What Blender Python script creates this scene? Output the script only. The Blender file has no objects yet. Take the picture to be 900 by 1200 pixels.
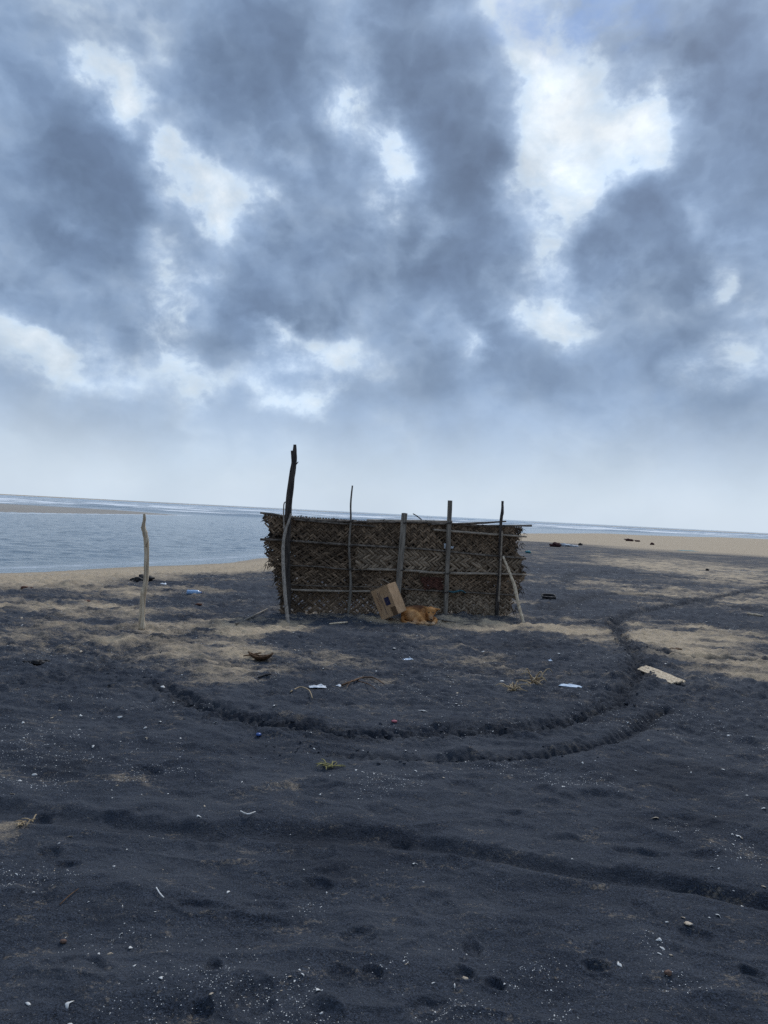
import bpy, bmesh, math, random
import numpy as np
from mathutils import Vector, Matrix, noise as mnoise

random.seed(7)
rng = np.random.default_rng(7)
scene = bpy.context.scene
COL = scene.collection
R = math.radians

# ------------------------------------------------------------------ camera
FPX = 867.0                       # focal length in photo pixels (900 x 1200)
CAM_H = 1.5
ROLL = math.atan(0.0511)
PITCH = 1.7 / FPX
cam_rot = Matrix.Rotation(R(90) + PITCH, 3, 'X') @ Matrix.Rotation(ROLL, 3, 'Z')
cam_data = bpy.data.cameras.new('camera')
cam = bpy.data.objects.new('camera', cam_data)
COL.objects.link(cam)
cam.matrix_world = Matrix.Translation((0, 0, CAM_H)) @ cam_rot.to_4x4()
cam_data.sensor_fit = 'VERTICAL'
cam_data.sensor_height = 36.0
cam_data.lens = 36.0 * FPX / 1200.0
cam_data.clip_start = 0.05
cam_data.clip_end = 90000
scene.camera = cam


def ray(px, py):
    return cam_rot @ Vector(((px - 450) / FPX, -(py - 600) / FPX, -1.0))


def G(px, py, z=0.0):
    """world point seen at a photo pixel, on the level z"""
    d = ray(px, py)
    t = (z - CAM_H) / d.z
    return Vector((d.x * t, d.y * t, z))


# ------------------------------------------------------------------ noise
def make_perm(seed):
    p = np.random.default_rng(seed).permutation(256)
    return np.concatenate([p, p])


PERMS = {}


def perlin(x, y, seed=0):
    if seed not in PERMS:
        PERMS[seed] = make_perm(seed)
    P = PERMS[seed]
    xi = np.floor(x).astype(np.int64)
    yi = np.floor(y).astype(np.int64)
    xf = x - xi
    yf = y - yi
    xi &= 255
    yi &= 255
    u = xf * xf * xf * (xf * (xf * 6 - 15) + 10)
    v = yf * yf * yf * (yf * (yf * 6 - 15) + 10)

    def grad(h, gx, gy):
        a = h * (2 * math.pi / 256.0)
        return np.cos(a) * gx + np.sin(a) * gy
    aa = P[P[xi] + yi]
    ab = P[P[xi] + yi + 1]
    ba = P[P[xi + 1] + yi]
    bb = P[P[xi + 1] + yi + 1]
    x1 = grad(aa, xf, yf) * (1 - u) + grad(ba, xf - 1, yf) * u
    x2 = grad(ab, xf, yf - 1) * (1 - u) + grad(bb, xf - 1, yf - 1) * u
    return (x1 * (1 - v) + x2 * v) * 1.5


def fbm(x, y, octv=4, seed=0, gain=0.5):
    s = np.zeros_like(x)
    a = 1.0
    f = 1.0
    for i in range(octv):
        s += a * perlin(x * f + i * 17.3, y * f - i * 9.1, seed + i)
        a *= gain
        f *= 2.03
    return s


def sstep(a, b, x):
    t = np.clip((x - a) / (b - a), 0, 1)
    return t * t * (3 - 2 * t)


def catmull(pts, n=8):
    pts = [Vector(p) for p in pts]
    out = []
    for i in range(len(pts) - 1):
        p0 = pts[max(i - 1, 0)]
        p1 = pts[i]
        p2 = pts[i + 1]
        p3 = pts[min(i + 2, len(pts) - 1)]
        for k in range(n):
            t = k / n
            out.append(0.5 * ((2 * p1) + (-p0 + p2) * t + (2 * p0 - 5 * p1 + 4 * p2 - p3) * t * t
                              + (-p0 + 3 * p1 - 3 * p2 + p3) * t ** 3))
    out.append(pts[-1])
    return out


def poly_dist(x, y, pts, pad=None):
    """signed distance (left of travel positive) and arc length along an open polyline"""
    if pad is not None:                       # only the points near the line matter
        P_ = np.array([(p[0], p[1]) for p in pts])
        lo, hi_ = P_.min(0) - pad, P_.max(0) + pad
        m = np.where((x > lo[0]) & (x < hi_[0]) & (y > lo[1]) & (y < hi_[1]))[0]
        D_ = np.full(x.shape, 9.0)
        A_ = np.zeros(x.shape)
        if len(m):
            D_[m], A_[m] = poly_dist(x[m], y[m], pts)
        return D_, A_
    best = np.full(x.shape, 1e9)
    sgn = np.ones(x.shape)
    arc = np.zeros(x.shape)
    acc = 0.0
    for i in range(len(pts) - 1):
        ax, ay = pts[i][0], pts[i][1]
        bx, by = pts[i + 1][0], pts[i + 1][1]
        dx, dy = bx - ax, by - ay
        L2 = dx * dx + dy * dy + 1e-12
        t = np.clip(((x - ax) * dx + (y - ay) * dy) / L2, 0, 1)
        d = np.hypot(x - ax - t * dx, y - ay - t * dy)
        m = d < best
        best[m] = d[m]
        cr = dx * (y - ay) - dy * (x - ax)
        sgn[m] = np.where(cr[m] >= 0, 1, -1)
        arc[m] = acc + t[m] * math.sqrt(L2)
        acc += math.sqrt(L2)
    return best * sgn, arc


# ------------------------------------------------------------------ the lie of the land
WATER_Z = -0.30
# shoreline, water on its left hand side walking away from the camera
SHORE = [(-60, -60), (-30, -14), (-15.5, 9), (-9.6, 16.8), (-4.9, 26.0), (-1.5, 42), (6, 68), (22, 111), (52, 150),
         (104, 200), (260, 300), (900, 560), (6000, 2200), (60000, 9000)]
SHORE_S = [(p[0], p[1]) for p in catmull([(a, b, 0) for a, b in SHORE], 6)]
BAR = [(-260, 34), (-90, 56), (-37, 72), (-34, 90), (-30, 110), (-40, 113), (-62, 121), (-120, 138), (-300, 170)]


def inside_poly(x, y, poly):
    ins = np.zeros(x.shape, bool)
    j = len(poly) - 1
    for i in range(len(poly)):
        xi, yi = poly[i]
        xj, yj = poly[j]
        c = ((yi > y) != (yj > y)) & (x < (xj - xi) * (y - yi) / (yj - yi + 1e-12) + xi)
        ins ^= c
        j = i
    return ins


def poly_px(pix, z=0.0, n=8):
    return [(v.x, v.y) for v in catmull([G(a, b, z) for a, b in pix], n)]


RING = poly_px([(120, 786), (180, 803), (240, 832), (320, 850), (410, 861), (500, 863), (590, 858), (660, 848), (710, 830),
                (738, 806), (748, 782), (738, 758), (722, 740), (722, 730), (745, 719), (810, 707), (896, 690), (980, 670)])
RING2 = poly_px([(270, 874), (380, 884), (470, 889), (560, 890), (640, 884), (705, 870), (752, 851), (778, 832)])
TRENCH = poly_px([(-120, 932), (30, 948), (120, 962), (220, 970), (320, 974), (450, 984), (600, 1004), (740, 1028), (880, 1052), (1020, 1078)])
LEFTTRK = poly_px([(-150, 812), (0, 803), (60, 796), (130, 776), (190, 752), (240, 735)])
RIGHTTRK = poly_px([(752, 762), (800, 769), (850, 773), (960, 779)])
FARTRK = poly_px([(664, 684), (672, 673), (720, 672), (790, 677), (860, 682)])
FARTRK2 = poly_px([(640, 716), (690, 700), (730, 697), (800, 704), (880, 716), (960, 726)])

# footprints and other dents: (x, y, half length, half width, angle, depth)
DENTS = []


def dent_px(px, py, wpx, hpx, depth, ang=None):
    p = G(px, py)
    d = p.y
    rx = wpx * 0.5 * d / FPX
    depth = min(depth, .024) * .75
    ry = hpx * 0.5 * d * d / (CAM_H * FPX)
    DENTS.append((p.x, p.y, max(rx, ry), min(rx, ry), (0 if rx > ry else R(90)) if ang is None else ang, depth))


for a in [(45, 1048, 46, 40, .020), (88, 1140, 85, 22, .020), (290, 1172, 60, 36, .030), (255, 990, 46, 20, .035),
          (375, 1000, 34, 24, .018), (370, 1040, 40, 18, .022), (420, 1097, 42, 20, .02), (398, 1148, 32, 18, .02),
          (436, 1145, 26, 16, .022), (510, 1065, 40, 26, .018), (545, 926, 60, 14, .022), (370, 925, 56, 14, .025),
          (552, 1112, 22, 20, .022), (545, 1143, 26, 14, .022), (580, 1154, 24, 14, .022), (880, 1148, 24, 16, .03),
          (500, 1185, 50, 30, .03), (60, 998, 30, 14, .025), (75, 1012, 30, 10, .02), (140, 958, 34, 9, .012),
          (45, 957, 28, 16, .04), (470, 985, 30, 14, .02), (540, 1020, 30, 14, .022), (720, 940, 60, 12, .02),
          (800, 960, 50, 10, .028), (660, 985, 50, 10, .02), (750, 1000, 60, 8, .025), (640, 930, 30, 12, .02),
          (700, 1133, 30, 12, .022), (820, 1100, 40, 16, .016), (310, 1065, 70, 20, .016), (230, 1070, 50, 14, .018),
          (250, 1140, 22, 18, .02), (235, 1190, 28, 22, .03), (380, 1195, 40, 26, .03), (120, 895, 40, 12, .02),
          (165, 905, 20, 8, .025), (180, 910, 22, 8, .025), (600, 960, 60, 14, .018), (450, 950, 36, 14, .015)]:
    dent_px(*a)
r2 = random.Random(11)
for i in range(330):
    yy = 1.7 + 11.5 * r2.random() ** 0.8
    xx = r2.uniform(-0.72, 0.72) * yy
    L = r2.uniform(.06, .17)
    DENTS.append((xx, yy, L, L * r2.uniform(.35, .7), r2.uniform(0, 3.14), r2.uniform(.004, .013) * min(1.0, .4 + yy / 9)))

# pale-sand patches and dark-sand patches, photo pixel ellipse (cx, cy, rx, ry, weight)
PATCH = [(235, 752, 95, 26, .62), (150, 778, 50, 9, .25), (275, 738, 70, 13, .45), (330, 733, 60, 8, .35), (330, 775, 90, 22, .42), (260, 795, 60, 22, .3),
         (600, 736, 75, 11, .8), (520, 731, 70, 6, .45), (680, 741, 60, 10, .7), (420, 726, 80, 5, .4),
         (810, 752, 115, 17, .75), (840, 775, 100, 14, .55), (880, 795, 70, 12, .45), (760, 745, 40, 20, .5),
         (840, 700, 90, 10, .35), (720, 690, 70, 9, .25), (840, 668, 110, 12, .45), (740, 662, 70, 6, .3), (900, 690, 50, 25, .4),
         (400, 835, 70, 18, .16), (440, 800, 50, 12, .18), (590, 775, 70, 16, .12), (60, 712, 130, 9, .5), (20, 702, 90, 8, .3),
         (200, 693, 110, 6, .4), (90, 690, 120, 5, .4), (110, 735, 70, 8, .25), (40, 760, 80, 10, .18),
         (28, 972, 26, 10, .45), (840, 1040, 50, 12, .28), (60, 905, 60, 14, .22), (105, 922, 60, 6, .25), (330, 935, 40, 8, .2), (845, 985, 50, 12, .15),
         (660, 700, 60, 14, -.35), (690, 672, 80, 9, -.45), (330, 700, 80, 12, -.5), (380, 755, 120, 14, -.35), (660, 768, 110, 20, -.3),
         (250, 702, 80, 8, -.3), (820, 726, 90, 9, -.28), (700, 655, 60, 5, -.15), (805, 645, 55, 4, -.4)]
PATCH_W = []
for (cx, cy, rx, ry, w) in PATCH:
    c = G(cx, cy)
    near = G(cx, cy + ry)
    far = G(cx, max(cy - ry, 603 + 0.0511 * (cx - 450) + 8))
    PATCH_W.append((c.x, (near.y + far.y) / 2, rx * c.y / FPX, abs(far.y - near.y) / 2, w))

MOUNDS = []
for (px, py, wpx, h) in [(80, 688, 34, .10), (466, 727, 34, .05), (60, 745, 40, .05), (165, 737, 40, .05), (105, 690, 25, .05), (230, 772, 40, .04),
                         (420, 812, 60, .035), (340, 800, 50, .03), (560, 925, 90, .02), (200, 900, 120, .02), (700, 905, 120, .02),
                         (230, 690, 30, .04), (30, 695, 30, .06), (300, 684, 30, .05), (640, 735, 60, .03), (430, 728, 120, .02), (540, 728, 90, .03)]:
    c = G(px, py)
    MOUNDS.append((c.x, c.y, wpx * .5 * c.y / FPX, h))


def shore_sd(x, y):
    d, _ = poly_dist(x, y, SHORE_S)
    return -d            # positive on land (right of the shoreline)


def land(x, y, full=True):
    """height, pale share, dampness plus painted rut shade at ground points"""
    x = np.asarray(x, float)
    y = np.asarray(y, float)
    r = np.hypot(x, y)
    sd = shore_sd(x, y)
    sdw = sd + 0.5 * fbm(x * .22, y * .22, 3, 40)
    slope = np.minimum(5.0 + 0.04 * r, 14)
    h = np.where(sdw > 0, WATER_Z - .02 + (0.32) * sstep(0, 1, sdw / slope), WATER_Z - .02 + sdw * .07)
    h = np.maximum(h, -3.0)
    # sandbar in the water
    bx, by = x + 3 * perlin(x * .05, y * .05, 61), y + 2 * perlin(x * .04, y * .06, 62)
    ins = inside_poly(bx, by, BAR)
    bd, _ = poly_dist(bx, by, BAR)
    bd = np.abs(bd)
    bar = WATER_Z + np.where(ins, 0.34 * sstep(0, 9, bd), -bd * .1)
    h = np.maximum(h, np.maximum(bar, -3))
    # rolling relief
    fade = sstep(0.0, 6, sd)
    h += fade * (0.035 * fbm(x * .16, y * .16, 3, 1) * sstep(14, 3, np.abs(y - 30)) * 0 + 0.05 * fbm(x * .07, y * .09, 2, 5) * sstep(13, 30, r)
                 + 0.14 * fbm(x * .03 + 4, y * .03, 2, 8) * sstep(40, 90, r))
    for (mx, my, mr, mh) in MOUNDS:
        q = ((x - mx) ** 2 + (y - my) ** 2) / (mr * mr)
        h += mh * np.exp(-q * 1.5)
    tan = np.zeros_like(h)
    damp_shade = np.zeros_like(h)
    near = np.where(r < 45)
    xn, yn, rn = x[near], y[near], r[near]
    hn = np.zeros_like(xn)
    lump = sstep(0.05, 5, sd[near])
    hn += lump * 0.020 * fbm(xn * 1.5, yn * 2.3, 3, 12) + lump * .016 * fbm(xn * 2.6 + 9, yn * 4.4, 3, 14) * sstep(9, 4, rn)
    rough = sstep(4.0, 8.0, rn)
    hn += lump * (0.008 + 0.042 * rough) * np.abs(fbm(xn * 3.6, yn * 5.4, 3, 16)) * (1 - .6 * sstep(18, 40, rn))
    hn += lump * (0.0035 + .009 * rough) * fbm(xn * 14, yn * 18, 3, 20) * (1 - sstep(14, 30, rn))
    # long soft creases of wind-worked sand in the foreground
    wv = fbm(xn * .9 + 3, yn * 2.2, 2, 24)
    hn += 0.020 * (1 - np.abs(wv)) ** 4 * sstep(8, 4, rn)
    dm = np.zeros_like(xn)
    # the tracks
    wob = .05 * fbm(xn * 2.2, yn * 2.2, 2, 30)
    crackn = fbm(xn * 9, yn * 9, 3, 33)
    crk = np.abs(crackn)
    d, s = poly_dist(xn, yn, RING, 1.2)
    d = d + wob
    en = sstep(0.0, 1.2, s)
    hn += en * (-0.050 * np.exp(-(d / .07) ** 2) + 0.022 * np.exp(-((np.abs(d) - .16) / .06) ** 2) * (0.5 + fbm(xn * 3, yn * 3, 2, 35)))
    wgt = en * np.exp(-(d / .17) ** 2)
    hn += wgt * (0.085 * (np.minimum(crk, .4) - .18) + .016 * perlin(xn * 22, yn * 22, 36))
    dm = np.maximum(dm, en * .95 * np.exp(-(d / .13) ** 2))
    d, s = poly_dist(xn, yn, RING2, 1.2)
    d = d + wob * .6
    end = sstep(0, 1.4, s)
    hn += end * (-0.052 * np.exp(-(d / .055) ** 2) + 0.014 * np.exp(-((np.abs(d) - .11) / .04) ** 2) * (.5 + fbm(xn * 3, yn * 3, 2, 37))
                 + np.exp(-(d / .12) ** 2) * (.013 * np.exp(-(d / .07) ** 2) * np.sin(s * 2 * math.pi / .07 + 2 * perlin(xn * 2, yn * 2, 39)) + .045 * (np.minimum(crk, .4) - .18) * sstep(3.2, 1.6, s)))
    dm = np.maximum(dm, end * .95 * np.exp(-(d / .08) ** 2))
    d, s = poly_dist(xn, yn, TRENCH, 1.2)
    d = d + .05 * fbm(xn * 1.3, yn * 1.3, 2, 41)
    # flat-bottomed rut, crisp near lip, crumbling far wall
    hn *= 1 - .65 * np.exp(-(d / .26) ** 2)
    wall = sstep(-.145, -.115, d) * (1 - sstep(.01, .105, d))
    hn += -0.056 * (.75 + .25 * sstep(1.2, 3.4, s)) * (1 + .2 * perlin(xn * .6, yn * .6, 44)) * wall + 0.016 * np.exp(-((d + .165) / .04) ** 2) + .012 * np.exp(-((d - .22) / .08) ** 2)
    hn += np.exp(-((d - .12) / .05) ** 2) * .012 * fbm(xn * 8, yn * 8, 3, 43)
    dm = np.maximum(dm, .32 * wall * (.7 + .3 * sstep(1.2, 3.4, s)))  # backlit wall's shade painted into the same mask as track dampness
    d, s = poly_dist(xn, yn, LEFTTRK, 1.2)
    d = d + wob
    hn += -0.012 * np.exp(-(d / .14) ** 2) + np.exp(-(d / .25) ** 2) * .03 * (np.minimum(crk, .5) - .2)
    dm = np.maximum(dm, .4 * np.exp(-(d / .15) ** 2))
    for trk, w in ((RIGHTTRK, .06), (FARTRK, .16), (FARTRK2, .2)):
        d, s = poly_dist(xn, yn, trk, 1.2)
        d = d + wob
        hn += -0.045 * np.exp(-(d / w) ** 2) + .02 * np.exp(-((np.abs(d) - 1.8 * w) / w) ** 2) + np.exp(-(d / w / 1.5) ** 2) * .03 * (np.minimum(crk, .5) - .2)
        dm = np.maximum(dm, .85 * np.exp(-(d / w) ** 2))
    # footprints
    for (fx, fy, L, W, a, dep) in DENTS:
        m = np.where((np.abs(xn - fx) < 2.2 * L) & (np.abs(yn - fy) < 2.2 * L))[0]
        if not len(m):
            continue
        ux = (xn[m] - fx) * math.cos(a) + (yn[m] - fy) * math.sin(a)
        uy = -(xn[m] - fx) * math.sin(a) + (yn[m] - fy) * math.cos(a)
        q = np.sqrt((ux / L) ** 2 + (uy / W) ** 2) + .38 * perlin(xn[m] * 9, yn[m] * 9, 50) + .16 * perlin(xn[m] * 26, yn[m] * 26, 51)
        hn[m] += -dep * sstep(1.15, .55, q) + dep * .35 * np.exp(-((q - 1.3) / .22) ** 2)
    h[near] += hn
    damp_shade[near] = dm
    if not full:
        return h
    # where the sand is pale
    wx = x + .35 * fbm(x * .9, y * .9, 3, 70) * np.clip(r / 10, .3, 3)
    wy = y + .6 * fbm(x * .7, y * .7, 3, 74) * np.clip(r / 9, .3, 4)
    clean = sstep(7.3, 5.5, sd + .7 * fbm(x * .5, y * .5, 3, 78) + .04 * r)     # washed strip along the water
    far = sstep(38, 62, r + 9 * fbm(x * .06, y * .10, 3, 81))
    mott = .03 + (.15 + .26 * fbm(x * .45, y * 1.0, 4, 84)) * sstep(5.0, 9, r) + .10 * sstep(12, 26, r)
    tan = mott
    for (cx, cy, rx, ry, w) in PATCH_W:
        q = np.sqrt(((wx - cx) / rx) ** 2 + ((wy - cy) / ry) ** 2)
        tan = tan + .95 * w * sstep(1.45, .25, q)
    brk = fbm(x * 1.7, y * 2.6, 4, 88)
    tan = tan * (1 + .75 * brk * sstep(60, 20, r)) + .05 * brk * sstep(4, 8, r) * sstep(60, 20, r)
    tan = np.maximum(tan, np.maximum(clean, far))
    tan = np.where(sd < 0, 1, tan)
    tan = tan * (1 - .85 * damp_shade)
    wet = sstep(2.2, .2, sdw)
    return h, np.clip(tan, 0, 1), damp_shade, wet


def hz(x, y):
    return float(land(np.array([x]), np.array([y]), False)[0])


def GP(px, py):
    """ground point under a photo pixel, following the relief"""
    p = G(px, py)
    for _ in range(3):
        z = hz(p.x, p.y)
        p = G(px, py, max(min(z, .3), -.29))
    p.z = hz(p.x, p.y)
    return p


# ------------------------------------------------------------------ object helpers
def mesh_obj(name, verts, faces, mat, parent=None, origin=None, smooth=True, attrs=None):
    """link ONE mesh object; verts are world positions, origin its base"""
    if parent is not None:
        org = Vector(parent['_w'])
    else:
        org = Vector(origin) if origin is not None else Vector((0, 0, 0))
    me = bpy.data.meshes.new(name)
    vs = [(v[0] - org.x, v[1] - org.y, v[2] - org.z) for v in verts]
    me.from_pydata(vs, [], faces)
    me.materials.append(mat)
    if smooth:
        me.shade_smooth()
    if attrs:
        for k, vals in attrs.items():
            a = me.attributes.new(k, 'FLOAT', 'POINT')
            a.data.foreach_set('value', np.asarray(vals, np.float32))
    o = bpy.data.objects.new(name, me)
    COL.objects.link(o)
    if parent is not None:
        o.parent = parent
        o['_w'] = list(org)
    else:
        o.location = org
        o['_w'] = list(org)
    return o


def tag(o, label, cat, group=None, kind=None):
    if label:
        o['label'] = label
    if cat:
        o['category'] = cat
    if group:
        o['group'] = group
    if kind:
        o['kind'] = kind
    return o


def thing(name, base, label, cat, group=None):
    e = bpy.data.objects.new(name, None)
    e.empty_display_size = .1
    COL.objects.link(e)
    e.location = base
    e['_w'] = list(base)
    return tag(e, label, cat, group)


class MB:
    def __init__(s):
        s.v = []
        s.f = []

    def add(s, vs, fs):
        b = len(s.v)
        s.v.extend([Vector(v) for v in vs])
        s.f.extend([tuple(i + b for i in f) for f in fs])


def tube(mb, pts, radii, sides=8, rough=.12, seed=0, n=5, flat=None):
    """crooked tapered stick through pts"""
    P = catmull(pts, n)
    m = len(P)
    rr = []
    for i in range(m):
        t = i / (m - 1) * (len(radii) - 1)
        k = min(int(t), len(radii) - 2)
        rr.append(radii[k] * (1 - (t - k)) + radii[k + 1] * (t - k))
    vs = []
    fs = []
    up = Vector((.31, .9, .2)).normalized()
    for i in range(m):
        tg = (P[min(i + 1, m - 1)] - P[max(i - 1, 0)]).normalized()
        a = tg.cross(up)
        if a.length < .05:
            a = tg.cross(Vector((1, 0, 0)))
        a.normalize()
        b = tg.cross(a)
        for k in range(sides):
            an = 2 * math.pi * k / sides
            q = 1 + rough * mnoise.noise(Vector((math.cos(an) * 1.2 + seed * 7.7, math.sin(an) * 1.2, i * .55)))
            q *= 1 + rough * .8 * mnoise.noise(Vector((seed * 3.1, i * .35, 4.2)))
            vs.append(P[i] + (a * math.cos(an) + b * math.sin(an)) * rr[i] * q)
    for i in range(m - 1):
        for k in range(sides):
            fs.append((i * sides + k, i * sides + (k + 1) % sides, (i + 1) * sides + (k + 1) % sides, (i + 1) * sides + k))
    fs.append(tuple(range(sides))[::-1])
    fs.append(tuple((m - 1) * sides + k for k in range(sides)))
    mb.add(vs, fs)


def beam(mb, a, b, w, d, side, seed=0, bow=0.0, point=0.0):
    """sawn rectangular timber from a to b; side = width direction"""
    a = Vector(a)
    b = Vector(b)
    ax = (b - a).normalized()
    s = (Vector(side) - ax * Vector(side).dot(ax)).normalized()
    t = ax.cross(s)
    n = 14
    vs = []
    c = [(-1, -1), (-.86, -1.0), (.86, -1.0), (1, -1), (1, 1), (.86, 1.0), (-.86, 1.0), (-1, 1)]
    c = [(-1, -.8), (-.85, -1), (.85, -1), (1, -.8), (1, .8), (.85, 1), (-.85, 1), (-1, .8)]
    for i in range(n + 1):
        f = i / n
        p = a.lerp(b, f) + s * bow * math.sin(f * math.pi) + s * .004 * mnoise.noise(Vector((seed, f * 6, 0)))
        ww = w * .5 * (1 + .07 * mnoise.noise(Vector((seed + 9, f * 8, 1))))
        dd = d * .5 * (1 + .07 * mnoise.noise(Vector((seed + 5, f * 8, 2))))
        if point and i == n:
            ww *= point
        for (u, v) in c:
            vs.append(p + s * u * ww + t * v * dd)
    fs = []
    for i in range(n):
        for k in range(8):
            fs.append((i * 8 + k, i * 8 + (k + 1) % 8, (i + 1) * 8 + (k + 1) % 8, (i + 1) * 8 + k))
    fs.append(tuple(range(8))[::-1])
    fs.append(tuple(n * 8 + k for k in range(8)))
    mb.add(vs, fs)


def lump(mb, c, size, amp=.35, sub=2, seed=0, freq=1.6):
    bm = bmesh.new()
    bmesh.ops.create_icosphere(bm, subdivisions=sub, radius=1)
    vs = []
    for v in bm.verts:
        n = v.co.normalized()
        k = 1 + amp * mnoise.fractal(n * freq + Vector((seed * 5.3, seed * 1.7, 0)), 1.0, 2.0, 3)
        vs.append(Vector(c) + Vector((n.x * size[0] * k, n.y * size[1] * k, n.z * size[2] * k)))
    fs = [tuple(v.index for v in f.verts) for f in bm.faces]
    bm.free()
    mb.add(vs, fs)


def crumple(mb, c, w, l, h, ang, seed=0, n=10, thick=.002):
    """creased thin sheet lying on the ground, with thickness"""
    ca, sa = math.cos(ang), math.sin(ang)
    top = []
    for j in range(n + 1):
        for i in range(n + 1):
            u = i / n - .5
            v = j / n - .5
            e = 1 + .18 * mnoise.noise(Vector((u * 3, v * 3, seed)))
            z = h * .75 * abs(mnoise.fractal(Vector((u * 2.1 + seed, v * 2.1, seed * .7)), 1.2, 2, 2)) * max(0, 1 - 3.2 * (u * u + v * v)) + .005
            x = u * w * e
            y = v * l * e
            top.append(Vector(c) + Vector((x * ca - y * sa, x * sa + y * ca, z)))
    vs = top + [t - Vector((0, 0, thick)) for t in top]
    fs = []
    N = n + 1
    M = N * N
    for j in range(n):
        for i in range(n):
            a = j * N + i
            fs.append((a, a + 1, a + N + 1, a + N))
            fs.append((M + a, M + a + N, M + a + N + 1, M + a + 1))
    for i in range(n):
        fs.append((i, M + i, M + i + 1, i + 1))
        b = n * N + i
        fs.append((b, b + 1, M + b + 1, M + b))
        l_ = i * N
        fs.append((l_, l_ + N, M + l_ + N, M + l_))
        r_ = i * N + n
        fs.append((r_, M + r_, M + r_ + N, r_ + N))
    mb.add(vs, fs)


# ------------------------------------------------------------------ materials
def new_mat(name):
    m = bpy.data.materials.new(name)
    m.use_nodes = True
    nt = m.node_tree
    return m, nt, nt.nodes['Principled BSDF']


def nd(nt, typ, **kw):
    n = nt.nodes.new(typ)
    for k, v in kw.items():
        setattr(n, k, v)
    return n


def setin(n, **kw):
    for k, v in kw.items():
        n.inputs[k].default_value = v
    return n


def math_n(nt, op, a, b=None, c=None, clamp=False):
    n = nt.nodes.new('ShaderNodeMath')
    n.operation = op
    n.use_clamp = clamp
    for i, q in enumerate((a, b, c)):
        if q is None:
            continue
        if isinstance(q, (int, float)):
            n.inputs[i].default_value = q
        else:
            nt.links.new(q, n.inputs[i])
    return n.outputs[0]


def mix_c(nt, f, a, b, blend='MIX'):
    n = nt.nodes.new('ShaderNodeMix')
    n.data_type = 'RGBA'
    n.blend_type = blend
    n.clamp_factor = True
    for sock, q in ((n.inputs[0], f), (n.inputs[6], a), (n.inputs[7], b)):
        if isinstance(q, (int, float)):
            sock.default_value = q
        elif isinstance(q, tuple):
            sock.default_value = (*q, 1)
        else:
            nt.links.new(q, sock)
    return n.outputs[2]


def noise_n(nt, vec, scale, detail=3, rough=.55, dist=0.0):
    n = nt.nodes.new('ShaderNodeTexNoise')
    n.inputs['Scale'].default_value = scale
    n.inputs['Detail'].default_value = detail
    n.inputs['Roughness'].default_value = rough
    n.inputs['Distortion'].default_value = dist
    if vec is not None:
        nt.links.new(vec, n.inputs['Vector'])
    return n


def maprange(nt, v, a, b, c=0.0, d=1.0, smooth=True):
    n = nt.nodes.new('ShaderNodeMapRange')
    n.interpolation_type = 'SMOOTHSTEP' if smooth else 'LINEAR'
    nt.links.new(v, n.inputs[0])
    n.inputs[1].default_value = a
    n.inputs[2].default_value = b
    n.inputs[3].default_value = c
    n.inputs[4].default_value = d
    return n.outputs[0]


def scaled_coord(nt, s, out='Object'):
    tc = nt.nodes.new('ShaderNodeTexCoord')
    mp = nt.nodes.new('ShaderNodeMapping')
    mp.inputs['Scale'].default_value = s
    nt.links.new(tc.outputs[out], mp.inputs['Vector'])
    return mp.outputs[0]


def bump_n(nt, h, strength, dist, normal=None):
    b = nt.nodes.new('ShaderNodeBump')
    b.inputs['Strength'].default_value = strength
    b.inputs['Distance'].default_value = dist
    nt.links.new(h, b.inputs['Height'])
    if normal is not None:
        nt.links.new(normal, b.inputs['Normal'])
    return b.outputs[0]


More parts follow.
